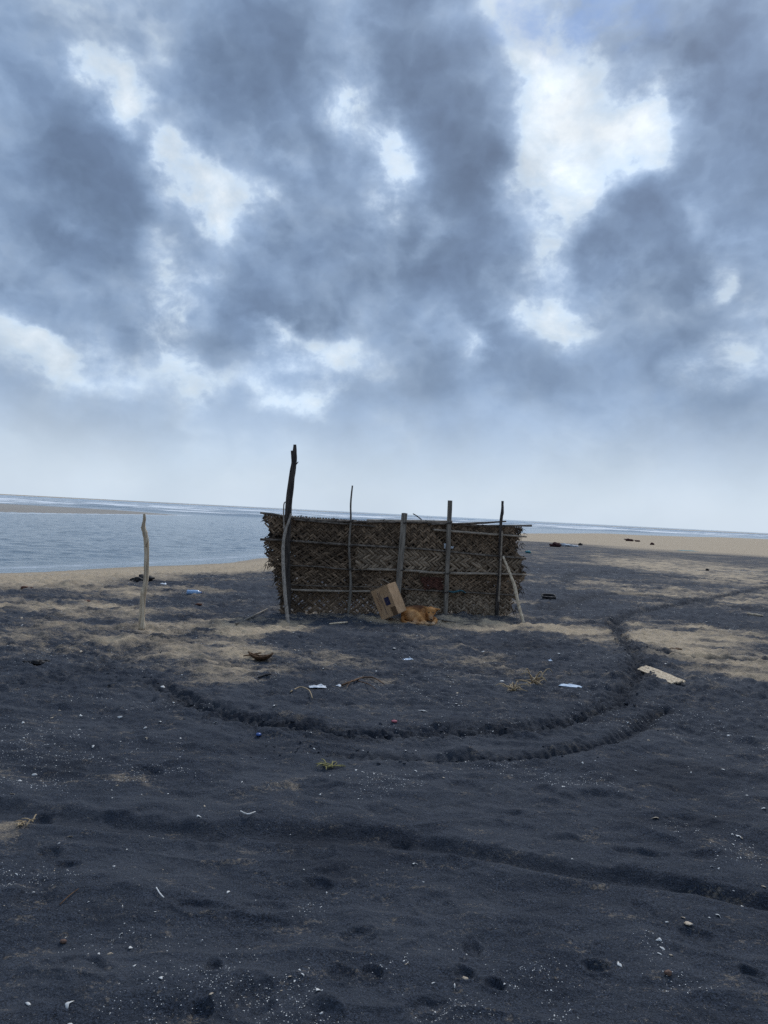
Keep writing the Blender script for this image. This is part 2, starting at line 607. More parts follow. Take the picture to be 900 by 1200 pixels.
def mat_sand():
    m, nt, bs = new_mat('volcanic_and_pale_sand')
    L = nt.links.new
    geo = nd(nt, 'ShaderNodeTexCoord').outputs['Object']
    at = nd(nt, 'ShaderNodeAttribute', attribute_name='pale').outputs['Fac']
    dp = nd(nt, 'ShaderNodeAttribute', attribute_name='damp_shade').outputs['Fac']
    wt = nd(nt, 'ShaderNodeAttribute', attribute_name='wet').outputs['Fac']
    n1 = noise_n(nt, geo, 2.6, 7, .62).outputs['Fac']
    n2 = noise_n(nt, scaled_coord(nt, (7, 16, 10)), 1.0, 6, .68).outputs['Fac']
    n3 = noise_n(nt, geo, 70, 3, .7).outputs['Fac']
    s = math_n(nt, 'MULTIPLY_ADD', n1, .75, -.375)
    s = math_n(nt, 'MULTIPLY_ADD', n2, 1.5, math_n(nt, 'ADD', s, -.75))
    s = math_n(nt, 'MULTIPLY_ADD', n3, 1.2, math_n(nt, 'ADD', s, -.60))
    edge = math_n(nt, 'MULTIPLY', s, math_n(nt, 'SUBTRACT', 1.0, math_n(nt, 'POWER', at, 3.0)))
    t = math_n(nt, 'ADD', at, edge)
    fac = maprange(nt, t, .22, 1.05, 0, 1, False)
    g1 = noise_n(nt, geo, 150, 3, .85).outputs['Fac']
    g2 = noise_n(nt, geo, 9, 6, .6).outputs['Fac']
    dark = mix_c(nt, maprange(nt, g1, .36, .68), BLACK_A, BLACK_B)
    dark = mix_c(nt, math_n(nt, 'MULTIPLY', maprange(nt, g2, .35, .7), .5), dark, BLACK_C)
    g3 = noise_n(nt, scaled_coord(nt, (.9, 1.7, 1)), 1.0, 5, .6, .6).outputs['Fac']
    dark = mix_c(nt, maprange(nt, g3, .42, .66, 0, .45), dark, (.075, .080, .092))
    dark = mix_c(nt, maprange(nt, g3, .46, .30, 0, .55), dark, (.014, .017, .025))
    tanc = mix_c(nt, maprange(nt, g1, .3, .7), (.33, .245, .15), (.58, .455, .31))
    tanc = mix_c(nt, maprange(nt, g2, .4, .75), tanc, (.38, .30, .215))
    col = mix_c(nt, fac, dark, tanc)
    # loose pale grains in the black sand
    vo = nd(nt, 'ShaderNodeTexVoronoi')
    vo.inputs['Scale'].default_value = 210
    L(geo, vo.inputs['Vector'])
    sp = math_n(nt, 'LESS_THAN', vo.outputs['Distance'], .24)
    wn = nd(nt, 'ShaderNodeSeparateColor')
    L(vo.outputs['Color'], wn.inputs[0])
    dens = maprange(nt, n2, .42, .75, .985, .86)
    sp = math_n(nt, 'MULTIPLY', sp, math_n(nt, 'GREATER_THAN', wn.outputs[0], dens))
    col = mix_c(nt, math_n(nt, 'MULTIPLY', sp, .8), col, (.42, .38, .31))
    col = mix_c(nt, math_n(nt, 'MULTIPLY', dp, .45), col, (.006, .007, .010))  # moist tracks and painted rut shade
    col = mix_c(nt, math_n(nt, 'MULTIPLY', wt, .55), col, (.13, .105, .075))
    L(col, bs.inputs['Base Color'])
    L(maprange(nt, wt, .3, 1, .92, .35), bs.inputs['Roughness'])
    bs.inputs['Specular IOR Level'].default_value = .25
    b1 = bump_n(nt, noise_n(nt, geo, 38, 5, .65).outputs['Fac'], .8, .022)
    b2 = bump_n(nt, g1, .8, .006, b1)
    L(b2, bs.inputs['Normal'])
    return m


BLACK_A = (.0065, .0082, .0120)
BLACK_B = (.068, .080, .106)
BLACK_C = (.023, .028, .038)


def mat_water():
    m, nt, bs = new_mat('sea_water')
    L = nt.links.new
    geo = nd(nt, 'ShaderNodeTexCoord').outputs['Object']
    fo = nd(nt, 'ShaderNodeAttribute', attribute_name='shorefoam').outputs['Fac']
    su = nd(nt, 'ShaderNodeAttribute', attribute_name='surf').outputs['Fac']
    cr = nd(nt, 'ShaderNodeAttribute', attribute_name='crest').outputs['Fac']
    n1 = noise_n(nt, scaled_coord(nt, (.035, .11, .1)), 1.0, 6, .62).outputs['Fac']
    n2 = noise_n(nt, geo, 1.6, 5, .7).outputs['Fac']
    f1 = math_n(nt, 'MULTIPLY', su, maprange(nt, math_n(nt, 'ADD', n1, math_n(nt, 'MULTIPLY', cr, .16)), .58, .72))
    f2 = math_n(nt, 'MULTIPLY', maprange(nt, math_n(nt, 'MULTIPLY', fo, math_n(nt, 'ADD', n2, .2)), .30, .62), .75)
    foam = math_n(nt, 'MAXIMUM', f1, f2)
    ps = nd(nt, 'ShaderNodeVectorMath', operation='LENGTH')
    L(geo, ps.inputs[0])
    offs = maprange(nt, ps.outputs['Value'], 140, 700)           # open sea beyond the bar: sky reflection painted into the base colour
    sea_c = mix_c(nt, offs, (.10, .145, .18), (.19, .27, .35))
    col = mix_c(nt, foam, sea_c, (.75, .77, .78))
    L(maprange(nt, offs, 0, 1, .5, .06), bs.inputs['Specular IOR Level'])
    L(col, bs.inputs['Base Color'])
    L(maprange(nt, foam, 0, 1, .16, .8), bs.inputs['Roughness'])
    bs.inputs['IOR'].default_value = 1.33
    w1 = noise_n(nt, scaled_coord(nt, (2.2, 5.0, 3)), 1.0, 5, .6).outputs['Fac']
    w2 = noise_n(nt, scaled_coord(nt, (.25, .7, 1)), 1.0, 5, .6).outputs['Fac']
    b = bump_n(nt, w2, .5, .15)
    b = bump_n(nt, w1, .9, .05, b)
    for bn in [n for n in nt.nodes if n.type == 'BUMP']:
        L(maprange(nt, offs, 0, 1, bn.inputs['Strength'].default_value, 0), bn.inputs['Strength'])
    L(b, bs.inputs['Normal'])
    return m


def mat_leaf(name, c1, c2):
    """dry leaf: every leaflet its own tone, weathered in broad patches"""
    m, nt, bs = new_mat(name)
    L = nt.links.new
    g = nd(nt, 'ShaderNodeNewGeometry').outputs['Random Per Island']
    n = noise_n(nt, scaled_coord(nt, (30, 30, 30)), 1.0, 5, .65).outputs['Fac']
    p = noise_n(nt, scaled_coord(nt, (1.6, 1.6, 3.2)), 1.0, 4, .6).outputs['Fac']
    f = math_n(nt, 'ADD', math_n(nt, 'MULTIPLY', math_n(nt, 'POWER', g, 1.5), .75), math_n(nt, 'MULTIPLY', n, .25))
    c = mix_c(nt, f, c1, c2)
    c = mix_c(nt, maprange(nt, p, .42, .70, 0, .6), c, tuple(q * .55 for q in c1[:3]))
    L(c, bs.inputs['Base Color'])
    bs.inputs['Roughness'].default_value = .8
    bs.inputs['Specular IOR Level'].default_value = .2
    L(bump_n(nt, n, .3, .003), bs.inputs['Normal'])
    return m


def mat_simple(name, c1, c2, scale=(8, 8, 8), rough=.85, bump=.3, bdist=.004, spec=.25, island=0.0, detail=5, mid=(.35, .68)):
    m, nt, bs = new_mat(name)
    L = nt.links.new
    v = scaled_coord(nt, scale)
    n = noise_n(nt, v, 1.0, detail, .65).outputs['Fac']
    f = maprange(nt, n, mid[0], mid[1])
    if island:
        g = nd(nt, 'ShaderNodeNewGeometry').outputs['Random Per Island']
        f = math_n(nt, 'ADD', math_n(nt, 'MULTIPLY', f, 1 - island), math_n(nt, 'MULTIPLY', g, island))
    L(mix_c(nt, f, c1, c2), bs.inputs['Base Color'])
    bs.inputs['Roughness'].default_value = rough
    bs.inputs['Specular IOR Level'].default_value = spec
    if bump:
        L(bump_n(nt, n, bump, bdist), bs.inputs['Normal'])
    return m


M = {}
M['sand'] = mat_sand()
M['water'] = mat_water()
M['palm'] = mat_leaf('dry_palm_leaf', (.062, .041, .026), (.40, .275, .175))
M['palm_pale'] = mat_simple('bleached_palm_leaf', (.10, .072, .047), (.42, .31, .21), (30, 30, 30), .8, .3, .003, .2, .75)
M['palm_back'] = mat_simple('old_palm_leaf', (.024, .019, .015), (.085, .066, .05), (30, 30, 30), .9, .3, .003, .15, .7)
M['wood_dark'] = mat_simple('dark_weathered_wood', (.035, .029, .026), (.10, .08, .065), (40, 40, 5), .85, .6, .006)
M['wood_grey'] = mat_simple('grey_weathered_wood', (.12, .10, .08), (.30, .26, .21), (45, 45, 5), .85, .5, .005)
M['wood_sawn'] = mat_simple('sawn_weathered_timber', (.15, .125, .10), (.33, .28, .22), (60, 60, 3.5), .85, .4, .004)
M['rail'] = mat_simple('palm_midrib_rail', (.06, .048, .038), (.24, .19, .145), (9, 40, 40), .8, .5, .004)
M['rail_pale'] = mat_simple('pale_bamboo_rail', (.22, .175, .13), (.46, .37, .28), (5, 40, 40), .75, .4, .004)
M['drift'] = mat_simple('bleached_driftwood', (.42, .31, .20), (.80, .65, .46), (45, 45, 4), .85, .6, .006)
M['stick'] = mat_simple('pale_grey_stick', (.20, .165, .13), (.42, .35, .28), (45, 45, 5), .85, .5, .005)
M['cardboard'] = mat_simple('cardboard', (.42, .25, .13), (.54, .34, .19), (25, 25, 6), .85, .15, .002)
M['cardboard_edge'] = mat_simple('cardboard_inside', (.22, .14, .08), (.30, .20, .12), (25, 25, 6), .9, .15, .002)
M['tape'] = mat_simple('brown_packing_tape', (.13, .075, .04), (.17, .10, .055), (15, 15, 15), .4, .1, .002)
M['ink_blue'] = mat_simple('blue_print', (.02, .02, .055), (.035, .035, .085), (40, 40, 40), .7, 0)
M['ink'] = mat_simple('dark_print', (.035, .03, .06), (.08, .065, .09), (60, 60, 60), .7, 0)
M['ink_red'] = mat_simple('red_brown_print', (.12, .04, .03), (.2, .07, .05), (60, 60, 60), .7, 0)
M['white_print'] = mat_simple('white_print', (.6, .6, .6), (.7, .7, .7), (20, 20, 20), .6, 0)
M['shell'] = mat_simple('bleached_shell', (.48, .45, .40), (.80, .78, .74), (90, 90, 90), .55, .3, .002, .4)
M['shell_tan'] = mat_simple('tan_shell', (.32, .23, .14), (.60, .50, .38), (90, 90, 90), .6, .3, .002, .4)
M['straw'] = mat_simple('dry_straw', (.28, .20, .11), (.48, .36, .22), (40, 40, 40), .8, .2, .002, .2, .6)
M['straw_green'] = mat_simple('yellow_green_straw', (.20, .18, .06), (.34, .29, .12), (40, 40, 40), .8, .2, .002, .2, .6)
M['husk'] = mat_simple('brown_husk', (.05, .028, .016), (.17, .095, .05), (50, 12, 50), .9, .7, .006)
M['weed'] = mat_simple('dark_seaweed', (.008, .008, .010), (.035, .03, .028), (25, 25, 25), .6, .6, .01)
M['rust'] = mat_simple('reddish_debris', (.07, .03, .02), (.18, .08, .05), (25, 25, 25), .9, .5, .01)
M['maroon'] = mat_simple('maroon_debris', (.035, .014, .016), (.08, .03, .03), (25, 25, 25), .9, .5, .01)
M['teal'] = mat_simple('teal_netting', (.03, .14, .17), (.06, .26, .28), (40, 40, 40), .7, .4, .005)
M['blue'] = mat_simple('blue_plastic', (.02, .06, .22), (.03, .10, .32), (20, 20, 20), .35, .1, .002, .5)
M['pink'] = mat_simple('pink_plastic', (.45, .10, .12), (.55, .16, .18), (20, 20, 20), .5, .1, .002, .5)
M['white_plastic'] = mat_simple('white_plastic', (.45, .48, .52), (.66, .68, .70), (20, 20, 20), .65, .2, .003, .5)
M['blue_grey'] = mat_simple('pale_blue_plastic', (.26, .36, .48), (.42, .52, .62), (14, 14, 14), .6, .2, .004, .5)
M['red_cloth'] = mat_simple('red_brown_sacking', (.05, .022, .016), (.15, .065, .045), (30, 30, 30), .9, .3, .003, .2, .7)
M['green_cord'] = mat_simple('blue_green_cord', (.03, .09, .11), (.06, .15, .17), (40, 40, 40), .8, .3, .003)
M['clod'] = mat_simple('damp_black_sand', (.014, .015, .018), (.045, .046, .052), (60, 60, 60), .95, .8, .006)
M['stone'] = mat_simple('brown_stone', (.10, .06, .045), (.22, .13, .09), (30, 30, 30), .8, .4, .004)
M['bottle'] = mat_simple('blue_tinted_bottle', (.25, .40, .62), (.42, .58, .78), (10, 10, 10), .18, .2, .004, .5)

# ------------------------------------------------------------------ ground sheet
def radial_rows():
    rs = [0.25, .6, 1.0, 1.3, 1.45]
    while rs[-1] < 15:
        rs.append(rs[-1] + .0036 * (rs[-1] / 2) ** 1.5)
    while rs[-1] < 50000:
        rs.append(rs[-1] + min(.0036 * 20.5 * (rs[-1] / 15) ** 1.5, rs[-1] * .25))
    return np.array(rs)


def angles(n_in, half, total_out):
    a = list(np.linspace(-half, half, n_in))
    st = a[1] - a[0]
    cur = half
    stp = st
    right = []
    while cur < math.pi - .02:
        stp = min(stp * 1.08, .08)
        cur += stp
        right.append(min(cur, math.pi))
    right[-1] = math.pi
    left = [-q for q in right[:-1]][::-1]
    return np.array(left + a + right)


def polar_sheet(rs, an, zfun, name, mat, attrs_names):
    A, Rr = np.meshgrid(an, rs)
    x = (Rr * np.sin(A)).ravel()
    y = (Rr * np.cos(A)).ravel()
    res = zfun(x, y)
    z = res[0]
    na, nr = len(an), len(rs)
    co = np.stack([x, y, z], 1).astype(np.float32)
    i = np.arange(nr - 1)[:, None] * na
    j = np.arange(na)[None, :]
    jn = (j + 1) % na
    q = np.stack([i + j, i + jn, i + na + jn, i + na + j], -1).reshape(-1, 4)
    q = q[:, ::-1]
    centre = np.array([[0, 0, res[0][:na].mean()]], np.float32)
    co = np.concatenate([co, centre])
    cidx = len(co) - 1
    tri = np.stack([np.full(na, cidx), (np.arange(na) + 1) % na, np.arange(na)], 1)
    me = bpy.data.meshes.new(name)
    nq, ntr = len(q), len(tri)
    me.vertices.add(len(co))
    me.vertices.foreach_set('co', co.ravel())
    me.loops.add(nq * 4 + ntr * 3)
    me.loops.foreach_set('vertex_index', np.concatenate([q.ravel(), tri.ravel()]).astype(np.int32))
    me.polygons.add(nq + ntr)
    st = np.concatenate([np.arange(nq) * 4, nq * 4 + np.arange(ntr) * 3]).astype(np.int32)
    me.polygons.foreach_set('loop_start', st)
    me.update(calc_edges=True)
    me.validate()
    me.shade_smooth()
    for k, vals in zip(attrs_names, res[1:]):
        a = me.attributes.new(k, 'FLOAT', 'POINT')
        a.data.foreach_set('value', np.concatenate([vals, vals[:1]]).astype(np.float32))
    me.materials.append(mat)
    o = bpy.data.objects.new(name, me)
    COL.objects.link(o)
    return o


RS = radial_rows()
AN = angles(760, R(34), None)
beach = polar_sheet(RS, AN, lambda x, y: land(x, y), 'beach', M['sand'], ['pale', 'damp_shade', 'wet'])
tag(beach, 'black volcanic sand beach mottled with pale sand and tracks', 'beach', kind='structure')
print('ground verts', len(beach.data.vertices))


def water_z(x, y):
    r = np.hypot(x, y)
    sd = shore_sd(x, y)
    ins = inside_poly(x, y, BAR)
    bd, _ = poly_dist(x, y, BAR)
    bd = np.where(ins, 0, np.abs(bd))
    z = np.full(x.shape, WATER_Z)
    # lagoon ripples
    rip = .030 * fbm(x * .9 + .3 * y, y * 1.5, 3, 90) * sstep(200, 40, r) * sstep(0.0, 2.5, -sd)
    # swell outside the bar, running in to the shore
    depth_out = np.where(x < 0, sstep(112, 135, y + .25 * x * 0 + .0 * r), sstep(18, 45, -sd))
    seaw = np.minimum(sstep(2, 25, -sd), depth_out)
    ph = (y * .98 - x * .12) / 21.0 * 2 * math.pi + 2.2 * fbm(x * .012, y * .012, 2, 95)
    crest = np.sin(ph) * .5 + .5
    amp = .42 * (.5 + .7 * np.clip(fbm(x * .02, y * .03, 2, 97) + .5, 0, 1.3)) * sstep(1500, 500, r)
    z = z + rip + seaw * amp * crest ** 3
    shorefoam = sstep(.9, .05, np.abs(sd + .25)) * sstep(400, 60, r) * .62
    barfoam = sstep(5.5, .3, bd) * (~ins) * .9
    sf = np.maximum(shorefoam, barfoam)
    surf = seaw * sstep(700, 250, r)
    return z, sf, surf, crest * seaw


RW = [4.0]
while RW[-1] < 60000:
    RW.append(RW[-1] + np.clip(RW[-1] * .0085, .11, 4.0) if RW[-1] < 900 else RW[-1] * 1.06)
AW = angles(520, R(36), None)
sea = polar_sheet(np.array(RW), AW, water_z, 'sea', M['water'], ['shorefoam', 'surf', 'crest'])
tag(sea, 'grey blue sea and lagoon with low surf at the horizon', 'sea', kind='structure')

# ------------------------------------------------------------------ woven palm screen
FL = Vector((-1.38, 10.48, 0))
FR = Vector((1.74, 11.42, 0))
FDIR = (FR - FL).normalized()
FN = Vector((FDIR.y, -FDIR.x, 0))          # towards the camera


def W(px, py, off=0.0):
    """photo pixel -> point on the screen's plane, moved off towards the viewer"""
    d = ray(px, py)
    o = Vector((0, 0, CAM_H))
    t = ((FL + FN * off) - o).dot(FN) / d.dot(FN)
    return o + d * t


screen_base = Vector(((FL.x + FR.x) / 2, (FL.y + FR.y) / 2, 0))
screen_base.z = hz(screen_base.x, screen_base.y)
screen = thing('palm_screen', screen_base, 'windbreak screen of woven dry palm mats tied to poles and standing on the black sand', 'palm screen')


def fpt(u, z, off):
    return FL + FDIR * u + FN * off + Vector((0, 0, z))


def uz(px, py):
    p = W(px, py)
    return ((p - FL).dot(FDIR), p.z)


def lerp_pl(pl, u):
    if u <= pl[0][0]:
        return pl[0][1]
    for a, b in zip(pl[:-1], pl[1:]):
        if u <= b[0]:
            return a[1] + (b[1] - a[1]) * (u - a[0]) / (b[0] - a[0])
    return pl[-1][1]


def weave(mb, top, bot, uL, uR, off, width, pitch, ang, amp, seed, ragged=.03, coverage=1.0, tw=.05, twill='u', run=3.0):
    """one plaited mat: leaflets run both ways on the slant and pass over and under each other"""
    rr = random.Random(seed)
    tops = [uz(*p) for p in top]
    bots = [uz(*p) for p in bot]
    umin = min(a for a, _ in tops + bots)
    umax = max(a for a, _ in tops + bots)
    ca, sa = math.cos(ang), math.sin(ang)
    for sgn in (1, -1):
        span = 1.0
        u0 = umin - span
        while u0 < umax + span:
            u0 += pitch / sa * rr.uniform(.9, 1.1)
            if rr.random() > coverage:
                continue
            a2 = ang + rr.uniform(-tw, tw)
            c2, s2 = math.cos(a2), math.sin(a2)
            w = width * rr.uniform(.8, 1.15)
            pts = []
            step = pitch * .55
            s = -.02
            hang = rr.uniform(-ragged, ragged * .6)
            endL = rr.uniform(-ragged, ragged)
            lift = rr.uniform(-.003, .004)
            bend = rr.uniform(-.05, .05)
            zstart = lerp_pl(tops, min(max(u0, umin), umax)) + .01
            while True:
                u = u0 + sgn * c2 * s + sgn * bend * s * s
                z = zstart - s2 * s
                zb = lerp_pl(bots, u) - hang
                if z < zb or s > 1.5:
                    break
                lo = lerp_pl(uL, -z) + endL
                hi = lerp_pl(uR, -z) + endL
                if lo < u < hi and z < lerp_pl(tops, u) + .02:
                    q = u * sa if twill == 'u' else z * ca
                    q += .25 * pitch * mnoise.noise(Vector((u * 3, z * 3, seed + 40)))
                    wv = math.sin(2 * q / pitch * math.pi / run)
                    wv = max(-1, min(1, wv * 1.8)) * sgn
                    low = max(0.0, 1 - (z - lerp_pl(bots, u)) / .16)
                    o = off + amp * wv + lift + .022 * low * low + .016 * mnoise.noise(Vector((u * 1.7, z * 2.2, seed)))
                    pts.append((u, z, o))
                elif pts:
                    break
                s += step
            if len(pts) < 3:
                continue
            vs = []
            fs = []
            n = len(pts)
            tip = rr.random() < .6
            for i, (u, z, o) in enumerate(pts):
                ww = w * .5
                if tip and i >= n - 2:
                    ww *= .65 if i == n - 2 else .3
                du, dz = sgn * c2, -s2
                nu, nz = -dz, du
                fold = .30 * w
                vs.append(fpt(u - nu * ww, z - nz * ww, o - fold * .4))
                vs.append(fpt(u, z, o + fold * .35))
                vs.append(fpt(u + nu * ww, z + nz * ww, o - fold * .4))
                if i:
                    b = (i - 1) * 3
                    fs.append((b, b + 1, b + 4, b + 3))
                    fs.append((b + 1, b + 2, b + 5, b + 4))
            mb.add(vs, fs)


def edge(pix):
    """ragged edge list -> (-z, u)"""
    out = []
    for p in pix:
        u, z = uz(*p)
        out.append((-z, u))
    return sorted(out)


def mat_row(top, bot, left, right, off, width, pitch, ang, amp, seed, mat, ragged=.03, coverage=1.0, tw=.05, name='mat', lab=None, twill='u', run=3.0):
    mb = MB()
    eL, eR = edge(left), edge(right)
    weave(mb, top, bot, eL, eR, off, width, pitch, ang, amp, seed, ragged, coverage, tw, twill, run)
    o = mesh_obj(name, mb.v, mb.f, mat, screen, smooth=False)
    if lab:
        o['label'] = lab
    return o


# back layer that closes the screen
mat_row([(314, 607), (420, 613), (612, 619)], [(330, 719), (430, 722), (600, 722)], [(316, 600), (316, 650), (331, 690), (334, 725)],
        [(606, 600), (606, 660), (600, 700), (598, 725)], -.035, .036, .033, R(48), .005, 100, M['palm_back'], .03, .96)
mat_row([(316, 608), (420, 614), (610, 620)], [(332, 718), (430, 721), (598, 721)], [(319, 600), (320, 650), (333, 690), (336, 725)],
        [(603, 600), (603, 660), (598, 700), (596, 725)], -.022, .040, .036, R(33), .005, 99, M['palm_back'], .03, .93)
# the visible rows, lowest first so each upper one overlaps the next
mat_row([(327, 688), (432, 690), (603, 695)], [(329, 720), (430, 722), (598, 721)], [(326, 680), (330, 725)], [(604, 690), (597, 726)],
        -.004, .024, .027, R(40), .009, 101, M['palm'], .04, .99, .05, 'mat', None, 'u', 3)
mat_row([(320, 659), (432, 665), (617, 671)], [(322, 692), (432, 696), (606, 700)], [(318, 655), (325, 697)], [(617, 668), (605, 702)],
        .006, .023, .0255, R(33), .009, 102, M['palm'], .03, .99, .06, 'mat', None, 'z', 3)
mat_row([(309, 631), (430, 639), (614, 653)], [(314, 664), (432, 669), (610, 675)], [(308, 630), (315, 668)], [(613, 650), (611, 680)],
        .014, .022, .0255, R(32), .009, 103, M['palm'], .03, .99, .06, 'mat', None, 'z', 2.5)
mat_row([(308, 602), (345, 606), (420, 611), (520, 614), (616, 619)], [(318, 629), (430, 643), (608, 656)], [(307, 598), (312, 615), (322, 634)], [(617, 610), (608, 630), (606, 660)],
        .010, .024, .027, R(42), .009, 104, M['palm'], .03, .985, .05, 'mat', None, 'u', 2.5)
# the newer, bolder plait in the second row
mat_row([(416, 642), (500, 645), (612, 654)], [(418, 667), (500, 669), (609, 673)], [(415, 640), (417, 670)], [(611, 652), (606, 676)],
        .034, .032, .040, R(36), .013, 105, M['palm_pale'], .02, .97, .08, 'mat', 'mat patch of broad bleached leaflets', 'z', 3)
# bleached plait on the lowest row, right of the plank
mat_row([(474, 693), (603, 697)], [(474, 716), (596, 720)], [(474, 690), (475, 722)], [(602, 694), (596, 722)],
        .020, .030, .036, R(40), .011, 106, M['palm_pale'], .05, .97, .08, 'mat', 'mat patch with frayed bleached leaflet ends', 'u', 2)
# loose leaflets hanging and sticking out at the edges
def fringe(specs, seed, mat, off):
    rr = random.Random(seed)
    for (px, py, n, spread, ln, a0, a1) in specs:
        mb = MB()
        for i in range(n):
            u, z = uz(px + rr.uniform(-spread, spread), py + rr.uniform(-4, 4))
            a = R(rr.uniform(a0, a1))
            l_ = ln * rr.uniform(.3, .95)
            w = rr.uniform(.008, .018)
            o = off + rr.uniform(-.01, .03)
            vs = []
            fs = []
            for k in range(5):
                t = k / 4
                uu = u + math.cos(a) * l_ * t
                zz = z + math.sin(a) * l_ * t - .25 * l_ * t * t
                ww = w * (1 - .75 * t) * .5
                nu, nz = -math.sin(a), math.cos(a)
                oo = o + .05 * t * rr.uniform(-.4, 1)
                vs.append(fpt(uu - nu * ww, zz - nz * ww, oo))
                vs.append(fpt(uu, zz, oo + .004))
                vs.append(fpt(uu + nu * ww, zz + nz * ww, oo))
                if k:
                    b = (k - 1) * 3
                    fs.append((b, b + 1, b + 4, b + 3))
                    fs.append((b + 1, b + 2, b + 5, b + 4))
            mb.add(vs, fs)
        mesh_obj('loose_leaflets', mb.v, mb.f, mat, screen, smooth=False)


fringe([(314, 608, 9, 5, .08, 150, 230), (320, 626, 12, 6, .10, 190, 260), (316, 642, 9, 5, .07, 170, 240), (319, 660, 14, 7, .10, 210, 270),
        (328, 675, 14, 5, .12, 180, 260), (332, 700, 12, 4, .10, 200, 270), (606, 640, 12, 5, .11, -90, 10), (609, 622, 12, 6, .11, -70, 10),
        (610, 665, 14, 4, .10, -70, 20), (609, 690, 16, 5, .12, -80, 10), (600, 712, 14, 6, .12, -90, -10),
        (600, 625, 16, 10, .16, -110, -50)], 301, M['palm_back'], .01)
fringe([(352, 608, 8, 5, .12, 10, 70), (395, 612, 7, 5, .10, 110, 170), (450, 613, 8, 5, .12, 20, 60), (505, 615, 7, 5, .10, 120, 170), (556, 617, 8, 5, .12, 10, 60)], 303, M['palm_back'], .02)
fringe([(548, 715, 20, 12, .16, -75, -20), (575, 712, 20, 16, .18, -150, -30), (532, 712, 12, 8, .16, -100, -60), (480, 668, 8, 5, .14, -140, -40),
        (370, 718, 10, 5, .07, -120, -60), (398, 718, 10, 5, .07, -120, -60), (486, 718, 8, 4, .08, -120, -60)], 302, M['palm_pale'], .025)


def wtube(pix, radii, mat, name, off=.05, rough=.12, seed=0, sides=8, extra=None, lab=None):
    mb = MB()
    tube(mb, [W(a, b, off if not isinstance(off, list) else off[i]) for i, (a, b) in enumerate(pix)], radii, sides, rough, seed)
    if extra:
        for (pp, rad) in extra:
            tube(mb, [W(a, b, off if not isinstance(off, list) else off[0]) for a, b in pp], rad, 6, rough, seed + 3)
    o = mesh_obj(name, mb.v, mb.f, mat, screen)
    if lab:
        o['label'] = lab
    return o


# rails
wtube([(305, 601), (322, 603), (345, 607), (400, 611), (470, 612), (520, 613), (560, 616), (623, 616)], [.014, .018, .02, .018, .016], M['rail'], 'rail', .03, .2, 1)
wtube([(344, 609), (390, 613), (440, 617)], [.012, .016, .01], M['rail'], 'rail', .045, .2, 2)
wtube([(430, 609.5), (480, 610.5), (530, 611)], [.014, .018, .014], M['rail_pale'], 'rail', .01, .15, 3)
wtube([(505, 614.5), (560, 613), (593, 611)], [.012, .018, .012], M['rail'], 'rail', .05, .2, 4)
wtube([(305, 632), (350, 634.5), (400, 638), (450, 641), (500, 644), (560, 650), (616, 654.5)], [.018, .016, .018, .016, .018], M['rail'], 'rail', .055, .2, 5)
wtube([(508, 621), (560, 625), (617, 629)], [.017, .019, .013], M['rail_pale'], 'rail', .05, .2, 6)
wtube([(334, 662.5), (370, 664), (410, 667.5), (440, 667)], [.010, .012, .010], M['rail'], 'rail', .055, .2, 7)
wtube([(430, 667), (465, 668), (500, 670)], [.017, .021, .017], M['rail_pale'], 'rail', .06, .15, 8)
wtube([(491, 670.5), (540, 672), (580, 672.5), (617, 673.5)], [.019, .022, .019, .014], M['rail_pale'], 'rail', .065, .15, 9)
wtube([(336, 691), (380, 692.5), (434, 693)], [.016, .019, .014], M['rail_pale'], 'rail', .05, .15, 10)
wtube([(334, 685), (380, 687), (450, 688)], [.007, .009, .006], M['rail'], 'rail', .045, .2, 11)
wtube([(468, 690), (520, 693), (560, 695), (606, 698)], [.010, .014, .014, .010], M['rail'], 'rail', .05, .2, 12)
wtube([(484, 602), (489, 605), (494, 609)], [.007, .009, .008], M['wood_dark'], 'twig', .05, .2, 13)
wtube([(448, 679), (454, 682), (460, 687)], [.008, .009, .008], M['rail_pale'], 'twig', .08, .2, 14)

# posts
wtube([(338, 726), (337, 690), (337, 640), (339, 600), (342, 565), (345, 540), (345.5, 521)], [.042, .044, .040, .036, .034, .036, .022], M['wood_dark'], 'post', .10, .16, 21,
      10, [([(335.5, 612), (337, 585), (341, 555), (343, 542), (342, 528)], [.028, .03, .026, .022, .018]), ([(345, 546), (348, 543), (349.5, 541)], [.012, .009, .005])],
      'tall dark crooked post of two bound branches')
wtube([(330, 722), (330, 700), (331, 680)], [.022, .022, .02], M['wood_grey'], 'post', -.06, .2, 22)
wtube([(407.5, 722), (411, 690), (410, 665), (409, 640), (411, 610), (411, 590), (413, 569)], [.019, .021, .017, .018, .015, .014, .011], M['wood_grey'], 'post', .085, .15, 23, 8,
      None, 'thin wavy pole rising above the mats')
mb = MB()
a, b = W(465.5, 702, .11), W(473.6, 606.5, .11)
beam(mb, a, b, .085, .03, FDIR, 24)
top = W(474.0, 603.5, .11)
mb2 = MB()
beam(mb, b, top + Vector((0, 0, .03)), .085, .028, FDIR, 25, 0, .25)
o = mesh_obj('post', mb.v, mb.f, M['wood_sawn'], screen, smooth=False)
o['label'] = 'flat grey plank with a pointed top'
mb = MB()
beam(mb, W(521.5, 730, .10), W(527.4, 586.5, .10), .058, .05, FDIR, 26)
o = mesh_obj('post', mb.v, mb.f, M['wood_sawn'], screen, smooth=False)
o['label'] = 'squared timber post rising above the mats'
wtube([(582, 724), (583, 700), (586, 665), (586, 640), (587, 612), (588.5, 600), (589, 587)], [.030, .028, .026, .024, .026, .026, .018], M['wood_dark'], 'post', .10, .3, 27, 8,
      None, 'ragged dark post near the right-hand edge of the mats')
mb = MB()
